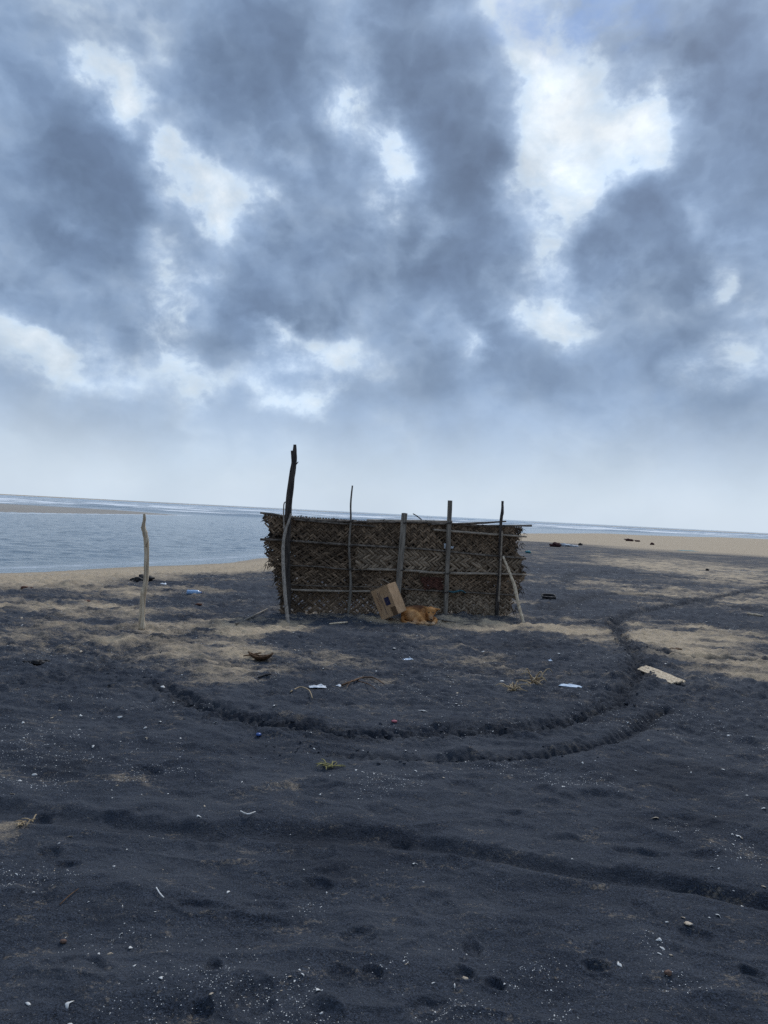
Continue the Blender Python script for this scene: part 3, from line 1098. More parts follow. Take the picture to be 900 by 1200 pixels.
beam(mb, W(584.5, 705, .135), W(588.5, 622, .135), .022, .018, FDIR, 28)
mesh_obj('post_batten', mb.v, mb.f, M['rail_pale'], screen, smooth=False)
# red sacking, cord, white tag
def patch(pix, off, name, mat, n=8, bulge=.015, seed=0):
    c = [W(*p, off) for p in pix]       # tl tr br bl
    vs = []
    fs = []
    for j in range(n + 1):
        for i in range(n + 1):
            u, v = i / n, j / n
            p = (c[0] * (1 - u) + c[1] * u) * (1 - v) + (c[3] * (1 - u) + c[2] * u) * v
            k = bulge * mnoise.fractal(Vector((u * 4 + seed, v * 3, seed)), 1, 2, 3)
            p = p + FN * k + Vector((0, 0, 1)) * k * .6
            vs.append(p)
    N = n + 1
    M_ = N * N
    vs += [v - FN * .004 for v in vs]
    for j in range(n):
        for i in range(n):
            a = j * N + i
            fs.append((a, a + N, a + N + 1, a + 1))
            fs.append((M_ + a, M_ + a + 1, M_ + a + N + 1, M_ + a + N))
    for i in range(n):
        fs += [(i, i + 1, M_ + i + 1, M_ + i), (n * N + i, M_ + n * N + i, M_ + n * N + i + 1, n * N + i + 1),
               (i * N, M_ + i * N, M_ + i * N + N, i * N + N), (i * N + n, i * N + N + n, M_ + i * N + N + n, M_ + i * N + n)]
    return mesh_obj(name, vs, fs, mat, screen)


mat_row([(491, 676), (519, 678)], [(494, 690), (519, 691)], [(492, 674), (495, 692)], [(519, 676), (518, 693)], .036, .028, .032, R(40), .008, 107, M['red_cloth'], .02, 1, .06,
        'mat', 'mat patch of reddish brown leaflets', 'u', 2)
patch([(520.5, 637), (524, 637), (524, 643.5), (520.5, 643)], .062, 'white_scrap', M['white_plastic'], 5, .01, 5)
patch([(528, 640), (532, 640.5), (531, 643), (528, 643)], .06, 'white_scrap', M['white_plastic'], 4, .01, 6)
wtube([(524, 692), (531, 694), (540, 692), (546, 695)], [.008, .013, .016, .007], M['green_cord'], 'cord', .075, .5, 30)
for (px, py, off_) in [(411, 611, .08), (411, 640, .08), (474, 613, .10), (471, 668, .10), (526, 613, .10), (524, 672, .10), (588, 617, .10), (586, 652, .1), (584, 674, .1),
                       (339, 608, .10), (338, 635, .1), (337, 664, .1), (337, 691, .1), (410, 667, .08), (522, 694, .1)]:
    mb = MB()
    c = W(px, py, off_ - .02)
    for k in range(2):
        ring = []
        for i in range(9):
            an = 2 * math.pi * i / 8
            ring.append(c + FDIR * .045 * math.cos(an) + FN * .06 * math.sin(an) + Vector((0, 0, .012 * k + .012 * math.cos(an))))
        tube(mb, ring, [.0045, .0045], 5, .1, k, 2)
    mesh_obj('lashing', mb.v, mb.f, M['wood_dark'], screen)

# ------------------------------------------------------------------ free sticks leaning on the screen
def stick_thing(name, pts, radii, mat, label, cat, group=None, rough=.14, seed=0, extra=None, sides=8):
    base = min(pts, key=lambda p: p[2]).copy()
    mb = MB()
    tube(mb, pts, radii, sides, rough, seed)
    for (pp, rad) in (extra or []):
        tube(mb, pp, rad, 6, rough, seed + 2)
    o = mesh_obj(name, mb.v, mb.f, mat, origin=base)
    return tag(o, label, cat, group)


b0 = GP(338.5, 731)
b0.z -= .04
stick_thing('forked_stick', [b0, W(334.5, 700, .62), W(332, 665, .42), W(332, 638, .28), W(334.5, 622, .2), W(338, 612, .16), W(341, 602, .14)],
            [.024, .025, .024, .023, .021, .019, .016], M['stick'], 'pale forked stick leaning on the tall dark post of the palm screen', 'stick', None, .14, 41,
            [([W(334, 626, .21), W(332.4, 610, .16), W(332.6, 592, .12), W(334.5, 588, .11)], [.015, .012, .010, .008])])
b0 = GP(614.5, 729)
b0.z -= .04
t0 = W(589.5, 652, .13)
sx = Vector((1, 0, 0))
stick_thing('prop_pole', [b0, b0.lerp(t0, .3) + sx * .012, b0.lerp(t0, .55) + sx * .035, b0.lerp(t0, .68) + sx * .03, t0], [.021, .025, .027, .024, .017], M['drift'],
            'pale bent pole propping up the right-hand end of the palm screen', 'pole', None, .12, 42)

# stake out on the open sand
base = GP(166, 736)
D = base.y


def V(px, py, depth):
    d = ray(px, py)
    return Vector((0, 0, CAM_H)) + d * (depth / d.y)


pts = [V(a, b, D) for a, b in [(166, 738), (166.5, 715), (168, 697), (171, 680), (171.8, 655), (171.5, 636), (169.5, 624), (168, 617), (169.3, 608), (168.8, 602)]]
stick_thing('driftwood_stake', pts, [.038, .033, .031, .029, .026, .026, .028, .023, .017, .012], M['drift'],
            'bare bleached driftwood stake standing upright alone in the sand', 'stake', None, .16, 43,
            [([V(169, 623, D), V(167, 620, D), V(165.3, 617.5, D)], [.016, .012, .006]),
             ([V(171.5, 640, D - .02), V(173, 632, D - .04), V(173.2, 628, D - .03)], [.016, .014, .004]),
             ([V(167.5, 696, D - .02), V(165.6, 692, D - .03)], [.016, .006])], 10)

# ------------------------------------------------------------------ cardboard box
bw, bd_, bh = .30, .22, .42
tilt = R(25)
yaw = R(33)
Rbox = Matrix.Rotation(-tilt, 3, 'Y') @ Matrix.Rotation(R(-6), 3, 'X') @ Matrix.Rotation(-yaw, 3, 'Z')
corner = GP(447.5, 727)
corner.z -= .01


def bp(x, y, z):
    """box coordinates: x along the printed face, y into the box, z up its height"""
    return corner + Rbox @ Vector((x, y, z))


box = thing('cardboard_box', corner, 'tilted brown cardboard box with blue print beside the sleeping dog', 'box')


def bquad_solid(mb, p0, p1, p2, p3, nrm, th, n=1):
    vs = [p0, p1, p2, p3] + [p - nrm * th for p in (p0, p1, p2, p3)]
    mb.add(vs, [(0, 1, 2, 3), (7, 6, 5, 4), (0, 4, 5, 1), (1, 5, 6, 2), (2, 6, 7, 3), (3, 7, 4, 0)])


bm = bmesh.new()
bmesh.ops.create_cube(bm, size=1)
bmesh.ops.bevel(bm, geom=list(bm.edges), offset=.02, segments=2, profile=.5, affect='EDGES')
bmesh.ops.subdivide_edges(bm, edges=[e for e in bm.edges if e.calc_length() > .5], cuts=6, use_grid_fill=True)
vs = []
for v in bm.verts:
    c = v.co + Vector((.5, .5, .5))
    p = Vector((c.x * bw, c.y * bd_, c.z * bh))
    k = .004 * mnoise.noise(p * 9)
    p += Vector((k, k * .8, 0))
    vs.append(bp(*p))
fs = [tuple(v.index for v in f.verts) for f in bm.faces]
bm.free()
mesh_obj('carton', vs, fs, M['cardboard'], box, smooth=False)
# open flap standing a little off the top edge, and the seam of the top flaps
mb = MB()
nrm = (Rbox @ Vector((0, -.35, 1))).normalized()
bquad_solid(mb, bp(.0, -.002, bh + .003), bp(bw, -.002, bh + .003), bp(bw - .01, .105, bh + .008), bp(.01, .105, bh + .008), nrm, .004)
mesh_obj('flap', mb.v, mb.f, M['cardboard_edge'], box, smooth=False)
mb = MB()
bquad_solid(mb, bp(.0, bd_ + .002, bh + .003), bp(.01, bd_ - .1, bh + .009), bp(bw - .01, bd_ - .1, bh + .009), bp(bw, bd_ + .002, bh + .003), nrm, .004)
mesh_obj('flap', mb.v, mb.f, M['cardboard_edge'], box, smooth=False)


def print_rect(mb, x0, x1, z0, z1, out=.004):
    n = Rbox @ Vector((0, -1, 0))
    bquad_solid(mb, bp(x0, -out, z0), bp(x1, -out, z0), bp(x1, -out, z1), bp(x0, -out, z1), n, .0015)


mb = MB()
print_rect(mb, .165, .245, .16, .27, .0045)
o = mesh_obj('printed_square', mb.v, mb.f, M['ink_blue'], box, smooth=False)
mb = MB()
for (x0, x1, z0, z1) in [(.18, .192, .18, .25), (.20, .212, .19, .25), (.22, .232, .175, .23)]:
    print_rect(mb, x0, x1, z0, z1, .0062)
mesh_obj('printed_symbol', mb.v, mb.f, M['ink'], box, smooth=False)
rr = random.Random(5)


def text_column(mb, x, z0, z1, h, gap):
    """a printed line running down the box: separate little letter strokes"""
    z = z0
    while z < z1:
        l_ = rr.uniform(.5, .9) * h
        if True:
            print_rect(mb, x, x + h * .32, z, z + l_ * .25, .0045)
            print_rect(mb, x, x + h, z + l_ * .3, z + l_ * .55, .0046)
            if rr.random() < .6:
                print_rect(mb, x + h * .7, x + h, z, z + l_ * .25, .0047)
        z += l_ + gap


mb = MB()
text_column(mb, .118, .05, .36, .018, .004)
mesh_obj('printed_text', mb.v, mb.f, M['ink'], box, smooth=False)
mb = MB()
text_column(mb, .092, .22, .37, .014, .004)
mesh_obj('printed_text', mb.v, mb.f, M['ink'], box, smooth=False)
mb = MB()
text_column(mb, .050, .13, .31, .024, .005)
mesh_obj('printed_text', mb.v, mb.f, M['ink_red'], box, smooth=False)
mb = MB()
print_rect(mb, .215, .297, .004, .12, .0042)
o = mesh_obj('tape', mb.v, mb.f, M['tape'], box, smooth=False)

# ------------------------------------------------------------------ dog
dbase = GP(492, 729)
dog_k = 1.0


def DP(x, y, z):
    return dbase + Vector((x, y, z)) * dog_k


def ell(mb, c, r, rot=(0, 0, 0)):
    bm = bmesh.new()
    bmesh.ops.create_uvsphere(bm, u_segments=20, v_segments=12, radius=1)
    Rm = Matrix.Rotation(rot[2], 3, 'Z') @ Matrix.Rotation(rot[1], 3, 'Y') @ Matrix.Rotation(rot[0], 3, 'X')
    vs = [DP(*(Vector(c) + Rm @ Vector((v.co.x * r[0], v.co.y * r[1], v.co.z * r[2])))) for v in bm.verts]
    fs = [tuple(v.index for v in f.verts) for f in bm.faces]
    bm.free()
    mb.add(vs, fs)


def limb(mb, pts, rad):
    tube(mb, [DP(*p) for p in pts], rad, 12, 0, 0, 4)
    for p, r_ in zip(pts, rad):
        ell(mb, p, (r_, r_, r_))


mb = MB()
ell(mb, (-.115, -.01, .095), (.105, .10, .095), (0, R(-20), R(15)))       # haunch
ell(mb, (-.165, .07, .105), (.10, .10, .10))                              # rump
limb(mb, [(-.17, .09, .115), (-.07, .15, .125), (.03, .155, .13), (.10, .11, .125)], [.095, .10, .10, .088])   # curled back
ell(mb, (.06, .06, .12), (.085, .10, .09))                                # shoulder
ell(mb, (.03, -.02, .08), (.075, .08, .075))                              # chest
limb(mb, [(.08, .07, .15), (.115, .02, .165), (.13, -.02, .172)], [.070, .06, .055])   # neck
ell(mb, (.138, -.060, .180), (.072, .070, .062), (R(25), 0, 0))           # skull
ell(mb, (.138, -.095, .152), (.052, .05, .044), (R(30), 0, 0))             # cheeks
limb(mb, [(.138, -.115, .142), (.140, -.145, .108), (.142, -.158, .084)], [.038, .031, .023])   # muzzle
# ears
for (c, d, w) in [((.192, -.055, .205), (.258, -.065, .214), .030), ((.088, -.045, .212), (.036, -.03, .232), .030)]:
    c = Vector(c)
    d = Vector(d)
    for k in range(7):
        t = k / 6
        p = c.lerp(d, t)
        ell(mb, p, (max(.012, .018 * (1 - t)), .009, w * (1 - .75 * t)), (0, R(90) if False else 0, 0))
# legs
limb(mb, [(.10, -.01, .09), (.195, -.03, .06), (.20, -.10, .05), (.175, -.155, .028)], [.045, .042, .034, .026])    # right foreleg
ell(mb, (.168, -.175, .022), (.030, .034, .022))
limb(mb, [(.03, -.05, .07), (.03, -.12, .05), (.07, -.165, .03)], [.045, .034, .026])     # left foreleg
ell(mb, (.092, -.175, .022), (.036, .028, .022))
limb(mb, [(-.06, -.03, .12), (-.015, -.09, .085), (-.08, -.135, .035), (-.05, -.155, .025), (.01, -.165, .022)], [.055, .045, .030, .025, .022])   # hind leg
ell(mb, (.022, -.168, .020), (.034, .025, .020))
limb(mb, [(-.22, .04, .08), (-.245, -.05, .045), (-.215, -.13, .028), (-.14, -.185, .022), (-.07, -.20, .018)], [.030, .026, .022, .018, .012])  # tail
me = bpy.data.meshes.new('tmp_body')
me.from_pydata([tuple(v - dbase) for v in mb.v], [], mb.f)
tmp = bpy.data.objects.new('tmp_body', me)
COL.objects.link(tmp)
rm = tmp.modifiers.new('r', 'REMESH')
rm.mode = 'VOXEL'
rm.voxel_size = .0065
sm = tmp.modifiers.new('s', 'SMOOTH')
sm.iterations = 3
sm.factor = .5
bpy.context.view_layer.update()
dg = bpy.context.evaluated_depsgraph_get()
body_me = bpy.data.meshes.new_from_object(tmp.evaluated_get(dg))
bpy.data.objects.remove(tmp, do_unlink=True)
body_me.name = 'dog'


def mat_fur():
    m, nt, bs = new_mat('tan_dog_coat')
    L = nt.links.new
    at = nd(nt, 'ShaderNodeAttribute', attribute_name='coat').outputs['Fac']
    li = nd(nt, 'ShaderNodeAttribute', attribute_name='cream').outputs['Fac']
    n = noise_n(nt, scaled_coord(nt, (60, 60, 160)), 1, 4, .7).outputs['Fac']
    n2 = noise_n(nt, scaled_coord(nt, (14, 14, 14)), 1, 3, .6).outputs['Fac']
    c = mix_c(nt, maprange(nt, n2, .35, .65), (.40, .165, .048), (.64, .31, .105))
    c = mix_c(nt, math_n(nt, 'MULTIPLY_ADD', n, .5, math_n(nt, 'ADD', at, -.25)), c, (.10, .038, .018))
    c = mix_c(nt, li, c, (.58, .42, .27))
    c = mix_c(nt, math_n(nt, 'MULTIPLY', maprange(nt, n, .3, .8), .35), c, (.16, .07, .03))
    L(c, bs.inputs['Base Color'])
    bs.inputs['Roughness'].default_value = .85
    bs.inputs['Specular IOR Level'].default_value = .2
    L(bump_n(nt, n, .6, .006), bs.inputs['Normal'])
    return m


M['fur'] = mat_fur()
co = np.empty(len(body_me.vertices) * 3, np.float32)
body_me.vertices.foreach_get('co', co)
co = co.reshape(-1, 3)
# darker saddle along the back, cream paws, tail end and muzzle
saddle = sstep(.02, .11, co[:, 1]) * sstep(.05, .13, co[:, 2])
dneck = np.exp(-((co[:, 0] - .04) / .05) ** 2 - ((co[:, 1] - .0) / .1) ** 2) * sstep(.12, .17, co[:, 2])
coat = np.clip(saddle * .95 + dneck * .6, 0, 1)


def near_(p, rad):
    return np.exp(-(((co - np.array(p)) ** 2).sum(1)) / rad ** 2)


cream = np.clip(near_((.17, -.18, .02), .045) + near_((.09, -.18, .02), .04) * .8 + near_((.142, -.15, .1), .035) * .7 + near_((-.1, -.19, .02), .07) * .6 + near_((.02, -.17, .02), .03) * .6
                + near_((-.13, -.10, .12), .07) * .25, 0, .9)
for k, vals in (('coat', coat), ('cream', cream)):
    a = body_me.attributes.new(k, 'FLOAT', 'POINT')
    a.data.foreach_set('value', vals.astype(np.float32))
body_me.materials.clear()
body_me.materials.append(M['fur'])
body_me.shade_smooth()
dog = bpy.data.objects.new('dog', body_me)
COL.objects.link(dog)
dog.location = dbase
dog['_w'] = list(dbase)
tag(dog, 'tan short haired dog curled up asleep against the palm screen', 'dog')
M['dark_skin'] = mat_simple('dark_skin', (.012, .009, .008), (.03, .02, .018), (60, 60, 60), .5, 0)
for s in (-1, 1):
    mb = MB()
    ell(mb, (.139 + s * .029, -.128, .172), (.013, .008, .007), (0, R(s * 18), 0))
    mesh_obj('eye', mb.v, mb.f, M['dark_skin'], dog)
mb = MB()
ell(mb, (.1425, -.178, .084), (.014, .010, .011))
mesh_obj('nose', mb.v, mb.f, M['dark_skin'], dog)

# ------------------------------------------------------------------ litter and driftwood
def lump_thing(name, px, py, size, mat, label, cat, amp=.4, seed=0, n=1, spread=0.0, group=None, sub=3, sink=.3):
    p = GP(px, py)
    mb = MB()
    rr_ = random.Random(seed + 99)
    for i in range(n):
        q = p + Vector((rr_.uniform(-spread, spread), rr_.uniform(-spread, spread) * .6, 0))
        k = 1 if i == 0 else rr_.uniform(.35, .8)
        lump(mb, q + Vector((0, 0, size[2] * k * (1 - sink))), tuple(s * k for s in size), amp, sub, seed + i)
    o = mesh_obj(name, mb.v, mb.f, mat, origin=p)
    return tag(o, label, cat, group)


def sheet_thing(name, px, py, w, l, h, ang, mat, label, cat, seed=0, n=10, group=None):
    p = GP(px, py)
    mb = MB()
    crumple(mb, p, w, l, h, ang, seed, n)
    return tag(mesh_obj(name, mb.v, mb.f, mat, origin=p), label, cat, group)


def ground_stick(name, pix, radii, mat, label, cat, lift=.01, rough=.2, seed=0, group=None, extra=None):
    pts_ = []
    for (a, b) in pix:
        p = GP(a, b)
        p.z += lift
        pts_.append(p)
    if label.find('vine') < 0 and len(pts_) > 2:          # a stiff stick spans the hollows
        for k in range(1, len(pts_) - 1):
            f_ = k / (len(pts_) - 1)
            st = pts_[0].lerp(pts_[-1], f_)
            flat = G(*pix[k], st.z)
            pts_[k] = st.lerp(flat, .35 if (flat - st).length < .12 else 0)
    ex = []
    for (pp, rad) in extra or []:
        q = []
        for (a, b) in pp:
            p = GP(a, b)
            p.z += lift * 1.5
            q.append(p)
        ex.append((q, rad))
    return stick_thing(name, pts_, radii, mat, label, cat, group, rough, seed, ex, 7)


def tuft(name, px, py, n, ln, mat, label, cat, seed=0, up=.5, w=.004, spread=.03, bias=0.0):
    p = GP(px, py)
    rr_ = random.Random(seed)
    mb = MB()
    for i in range(n):
        a = rr_.uniform(0, 2 * math.pi) if not bias else rr_.gauss(bias, .7)
        e = rr_.uniform(.1, up)
        l_ = ln * rr_.uniform(.5, 1.2)
        s0 = p + Vector((rr_.uniform(-spread, spread), rr_.uniform(-spread, spread), 0))
        dirv = Vector((math.cos(a), math.sin(a), 0))
        side = Vector((-math.sin(a), math.cos(a), 0))
        curl = rr_.uniform(-.5, .5)
        pp = []
        for k in range(5):
            t = k / 4
            pp.append(s0 + dirv * l_ * t + side * curl * l_ * t * t + Vector((0, 0, .006 + l_ * e * math.sin(t * math.pi * .75))))
        tube(mb, pp, [w, w, w * .5], 5, .1, i, 2)
    return tag(mesh_obj(name, mb.v, mb.f, mat, origin=p), label, cat)


# plastic bottle out by the stake
def bottle(px, py, L, rad, ang, label):
    p = GP(px, py)
    root = thing('plastic_bottle', p, label, 'bottle')
    ax = Vector((math.cos(ang), math.sin(ang), 0))
    prof = [(0, .2), (.01, .8), (.04, 1), (.25, .97), (.3, .9), (.35, .98), (.55, 1), (.6, .92), (.68, 1), (.76, .9), (.86, .5), (.9, .34), (.94, .34)]
    for nm, pr, mt in (('bottle_body', prof, M['bottle']), ('cap', [(.935, .1), (.94, .4), (.995, .4), (1.0, .1)], M['blue'])):
        vs_, fs_ = [], []
        for i, (t, q) in enumerate(pr):
            for k in range(16):
                an = 2 * math.pi * k / 16
                dd = q * rad * (1 + (.12 * mnoise.noise(Vector((t * 9, math.cos(an) * 2, math.sin(an) * 2))) if nm != 'cap' else 0))
                v = p + ax * (t - .5) * L + Vector((-ax.y, ax.x, 0)) * dd * math.cos(an) + Vector((0, 0, rad * .85 + dd * math.sin(an)))
                vs_.append(v)
        for i in range(len(pr) - 1):
            for k in range(16):
                fs_.append((i * 16 + k, i * 16 + (k + 1) % 16, i * 16 + 16 + (k + 1) % 16, i * 16 + 16 + k))
        fs_.append(tuple(range(16))[::-1])
        fs_.append(tuple((len(pr) - 1) * 16 + k for k in range(16)))
        mesh_obj(nm, vs_, fs_, mt, root)


bottle(227.5, 698, .24, .040, R(8), 'pale blue plastic bottle lying on dark sand beyond the driftwood stake')
sheet_thing('plastic_wrapper', 192, 685, .16, .14, .08, .3, M['white_plastic'], 'crumpled whitish plastic wrapper just beyond the driftwood stake', 'wrapper', 3)
lump_thing('seaweed_clump', 161, 681, (.15, .12, .075), M['weed'], 'black seaweed clump on the pale strip behind the driftwood stake', 'seaweed', .6, 5, 6, .14)
lump_thing('debris_clump', 33, 691, (.08, .06, .025), M['rust'], 'reddish debris clump on the strand near the water', 'debris', .6, 9, 4, .06)
lump_thing('debris_clump', 106, 706, (.06, .05, .02), M['rust'], 'small rust coloured scrap on mottled sand short of the shore', 'debris', .6, 10, 3, .1)
lump_thing('debris_clump', 648, 640.5, (.26, .2, .15), M['maroon'], 'maroon clump of debris on the far pale sand right of the palm screen', 'debris', .7, 12, 5, .3)
lump_thing('debris_clump', 743, 634.5, (.34, .3, .15), M['maroon'], 'dark wreckage pair far off on the pale beach near the surf', 'debris', .7, 14, 3, .5)
lump_thing('debris_clump', 680, 639, (.14, .12, .09), M['weed'], 'tiny black lump on far sand beside the maroon clump', 'debris', .5, 16, 1, 0)
lump_thing('debris_clump', 764, 638.5, (.16, .16, .10), M['maroon'], 'tiny brown lump on far sand, alone nearest the surf', 'debris', .5, 17, 1, 0)
lump_thing('net_scrap', 620, 648, (.13, .10, .07), M['teal'], 'teal scrap of netting on sand just past the palm screen', 'net', .7, 18, 4, .12)
sheet_thing('net_scrap', 805, 645.5, 1.3, .9, .12, .1, M['teal'], 'dark teal net spread flat on the far dark sand', 'net', 19)
lump_thing('debris_clump', 661, 640, (.40, .2, .10), M['white_plastic'], 'whitish litter heap on far sand between the maroon and black lumps', 'debris', .7, 21, 4, .6)
lump_thing('debris_clump', 829, 668.5, (.06, .05, .04), M['weed'], 'single black lump on the mottled sand at the far right', 'debris', .5, 22, 1, 0)

# coil of dark rope
p = GP(643, 702)
mb = MB()
for k in range(2):
    ring = [p + Vector((.12 * (1 + .1 * k) * math.cos(q), .13 * math.sin(q), .025 + .02 * k + .03 * (math.sin(q) > 0.2))) for q in np.linspace(0, 6.0, 12)]
    tube(mb, ring, [.016, .016], 7, .15, k, 3)
tag(mesh_obj('rope_coil', mb.v, mb.f, M['weed'], origin=p), 'coil of dark rope on dark sand right of the palm screen', 'rope')

# pale ribbed board
p = GP(774, 796)
brd = thing('ribbed_board', p, 'pale ribbed board scrap lying on dark sand inside the bend of the tyre track', 'board')
ends = [GP(751, 784), GP(764, 783), GP(797, 799), GP(784, 802)]
n_rib = 6
for i in range(n_rib):
    t0 = i / n_rib
    t1 = (i + .86) / n_rib
    a0 = ends[0].lerp(ends[3], t0)
    a1 = ends[0].lerp(ends[3], t1)
    # ribs run the long way
    pass
A_, B_ = GP(752, 785), GP(796, 800.5)
ax = (B_ - A_)
ax.z = 0
sd_ = Vector((-ax.y, ax.x, 0)).normalized()
for i in range(5):
    mb = MB()
    f = (i - 2) * .030
    a = A_ + sd_ * f + Vector((0, 0, .03 + .008 * (i % 2) + (f + .07) * .14))
    a += ax.normalized() * (.02 * random.uniform(-1, 1) + .05 * abs(i - 2) * .6)
    b = B_ + sd_ * f + Vector((0, 0, .02 + .008 * (i % 2) + (f + .07) * .10)) - ax.normalized() * (.02 * random.uniform(0, 1.5))
    beam(mb, a, b, .029, .012, (sd_ + Vector((0, 0, .5))), 60 + i, .004)
    mesh_obj('slat', mb.v, mb.f, M['drift'], brd, smooth=False)
mb = MB()
beam(mb, A_.lerp(B_, .3) - sd_ * .08 + Vector((0, 0, .006)), A_.lerp(B_, .3) + sd_ * .08 + Vector((0, 0, .02)), .03, .01, ax, 71)
mesh_obj('batten', mb.v, mb.f, M['wood_sawn'], brd, smooth=False)

# white plastic strip
sheet_thing('plastic_strip', 669, 804, .20, .10, .035, R(-18), M['blue_grey'], 'long whitish plastic strip on smooth dark sand near the straw tufts', 'plastic', 23)
tuft('straw_tuft', 601, 808, 14, .14, M['straw'], 'dry straw tuft with a trailing curl, further from the white strip', 'straw', 31, .6, .005, .03)
tuft('straw_tuft', 626, 802, 18, .16, M['straw'], 'dry straw tuft of upright blades next to the white plastic strip', 'straw', 32, .9, .005, .03)
tuft('straw_tuft', 387, 899, 16, .08, M['straw_green'], 'yellow green straw wisp on dark sand in front of the curved track', 'straw', 33, .3, .003, .03)
tuft('straw_tuft', 30, 967, 10, .05, M['straw'], 'brown straw bits beside a dent in the near sand', 'straw', 34, .4, .003, .03)
ground_stick('dry_vine', [(400, 806), (412, 802), (425, 797), (438, 798), (450, 806)], [.008, .009, .008, .006, .004], M['husk'], 'thin brown dried vine curving over the sand inside the track ring', 'vine', .02, .3, 51,
             extra=[([(420, 799), (432, 806), (440, 812)], [.005, .004, .003]), ([(412, 802), (405, 812)], [.005, .003])])
ground_stick('dry_vine', [(340, 812), (352, 804), (362, 812), (366, 822)], [.004, .0045, .004, .003], M['straw'], 'pale bent vine stem on the mottled sand inside the track ring', 'vine', .02, .3, 52)

# coconut husk: a curved boat-shaped shell
p = GP(305, 774)
mb = MB()
vs_, fs_ = [], []
nu, nv = 14, 8
for i in range(nu + 1):
    u = i / nu * 2 - 1
    hw = .055 * math.sqrt(max(0, 1 - u * u)) + .003
    for j in range(nv + 1):
        a = math.pi * (j / nv) + math.pi
        vs_.append(p + Vector((u * .125, hw * math.cos(a) - .02 * math.sin(a), .05 + .035 * u * u + hw * .8 * math.sin(a) + .006 * mnoise.noise(Vector((u * 5, j, 2))))))
for i in range(nu):
    for j in range(nv):
        b = i * (nv + 1) + j
        fs_.append((b, b + 1, b + nv + 2, b + nv + 1))
mb.add(vs_, fs_)
hk = mesh_obj('coconut_husk', mb.v, mb.f, M['husk'], origin=p)
so = hk.modifiers.new('thick', 'SOLIDIFY')
so.thickness = .012
tag(hk, 'brown boat shaped coconut husk lying on mottled sand left of centre', 'husk')
ground_stick('bark_strip', [(285, 773), (296, 770), (306, 769)], [.006, .009, .006], M['husk'], 'thin dark bark strip behind the coconut husk', 'bark', .02, .2, 53)
ground_stick('bark_strip', [(302, 794), (310, 790), (318, 793)], [.006, .012, .006], M['weed'], 'dark curved bark strip in front of the coconut husk', 'bark', .02, .2, 54)
ground_stick('dead_branch', [(276, 733), (290, 726), (302, 720), (313, 716)], [.010, .013, .013, .009], M['wood_grey'], 'long straight grey branch lying left of the palm screen', 'branch', .025, .2, 55)
ground_stick('dead_branch', [(386, 731), (396, 730.5), (407, 731)], [.010, .015, .010], M['drift'], 'short pale branch on the sand in front of the palm screen', 'branch', .02, .2, 56)
ground_stick('dead_branch', [(500, 724), (512, 727), (524, 731), (534, 731)], [.012, .02, .018, .010], M['wood_grey'], 'grey branch half buried beside the dog\'s head', 'branch', .02, .25, 57)
ground_stick('twig', [(281, 967), (290, 960), (299, 954)], [.003, .0035, .0025], M['shell'], 'thin white twig on the dark sand beside the wide rut', 'twig', .012, .1, 58)
ground_stick('twig', [(183, 1043), (187, 1049), (192, 1055)], [.0022, .0025, .002], M['shell'], 'short white twig on smooth dark foreground sand', 'twig', .01, .1, 59)
ground_stick('twig', [(70, 1062), (78, 1050), (92, 1043)], [.0025, .002, .0015], M['husk'], 'thin dark curved twig beside the left foreground footprint', 'twig', .006, .1, 60)
ground_stick('dead_branch', [(876, 722), (884, 724), (894, 722)], [.015, .02, .012], M['drift'], 'short pale branch at the far right on striped sand', 'branch', .02, .3, 61)
lump_thing('seaweed_clump', 788, 759, (.06, .04, .015), M['husk'], 'flat brown dried weed on pale sand past the ribbed board', 'seaweed', .6, 41, 4, .08)
lump_thing('seaweed_clump', 46, 778, (.06, .04, .022), M['weed'], 'low dark brown weed heap on rough sand left of the stake', 'seaweed', .6, 42, 4, .1)
lump_thing('seaweed_clump', 232, 712, (.05, .03, .012), M['rust'], 'tiny rusty weed scrap near the blue bottle', 'seaweed', .6, 43, 2, .05)
lump_thing('bottle_top', 303, 862, (.019, .019, .012), M['blue'], 'bright blue plastic top on the churned track edge', 'plastic top', .12, 44, 1, 0, None, 2)
lump_thing('plastic_bit', 462, 846, (.022, .012, .010), M['pink'], 'small pink plastic bit behind the curved track', 'plastic bit', .2, 45, 1, 0, None, 2)
sheet_thing('plastic_wrapper', 372, 806, .14, .07, .05, .2, M['white_plastic'], 'white crumpled plastic scraps beside the dried vine', 'wrapper', 46)
sheet_thing('plastic_wrapper', 398, 803, .05, .05, .05, .9, M['white_plastic'], 'small upright white plastic scrap touching the dried vine', 'wrapper', 47)
sheet_thing('plastic_wrapper', 478, 773, .11, .06, .05, .4, M['blue_grey'], 'bluish plastic shred on dark sand in front of the dog', 'wrapper', 48)
sheet_thing('plastic_wrapper', 644, 774, .05, .06, .05, .4, M['blue_grey'], 'small pale triangular plastic shred on dark sand right of centre', 'wrapper', 49)
lump_thing('pebble', 783, 1142, (.012, .009, .009), M['stone'], 'reddish brown pebble on near dark sand at lower right', 'pebble', .3, 50, 1, 0, None, 2)
lump_thing('pebble', 806, 1083, (.016, .012, .004), M['shell_tan'], 'flat mustard tan pebble among shell bits at lower right', 'pebble', .3, 51, 1, 0, None, 2)
lump_thing('pebble', 74, 1105, (.012, .007, .007), M['stone'], 'tan brown pebble on near dark sand at lower left', 'pebble', .3, 52, 1, 0, None, 2)

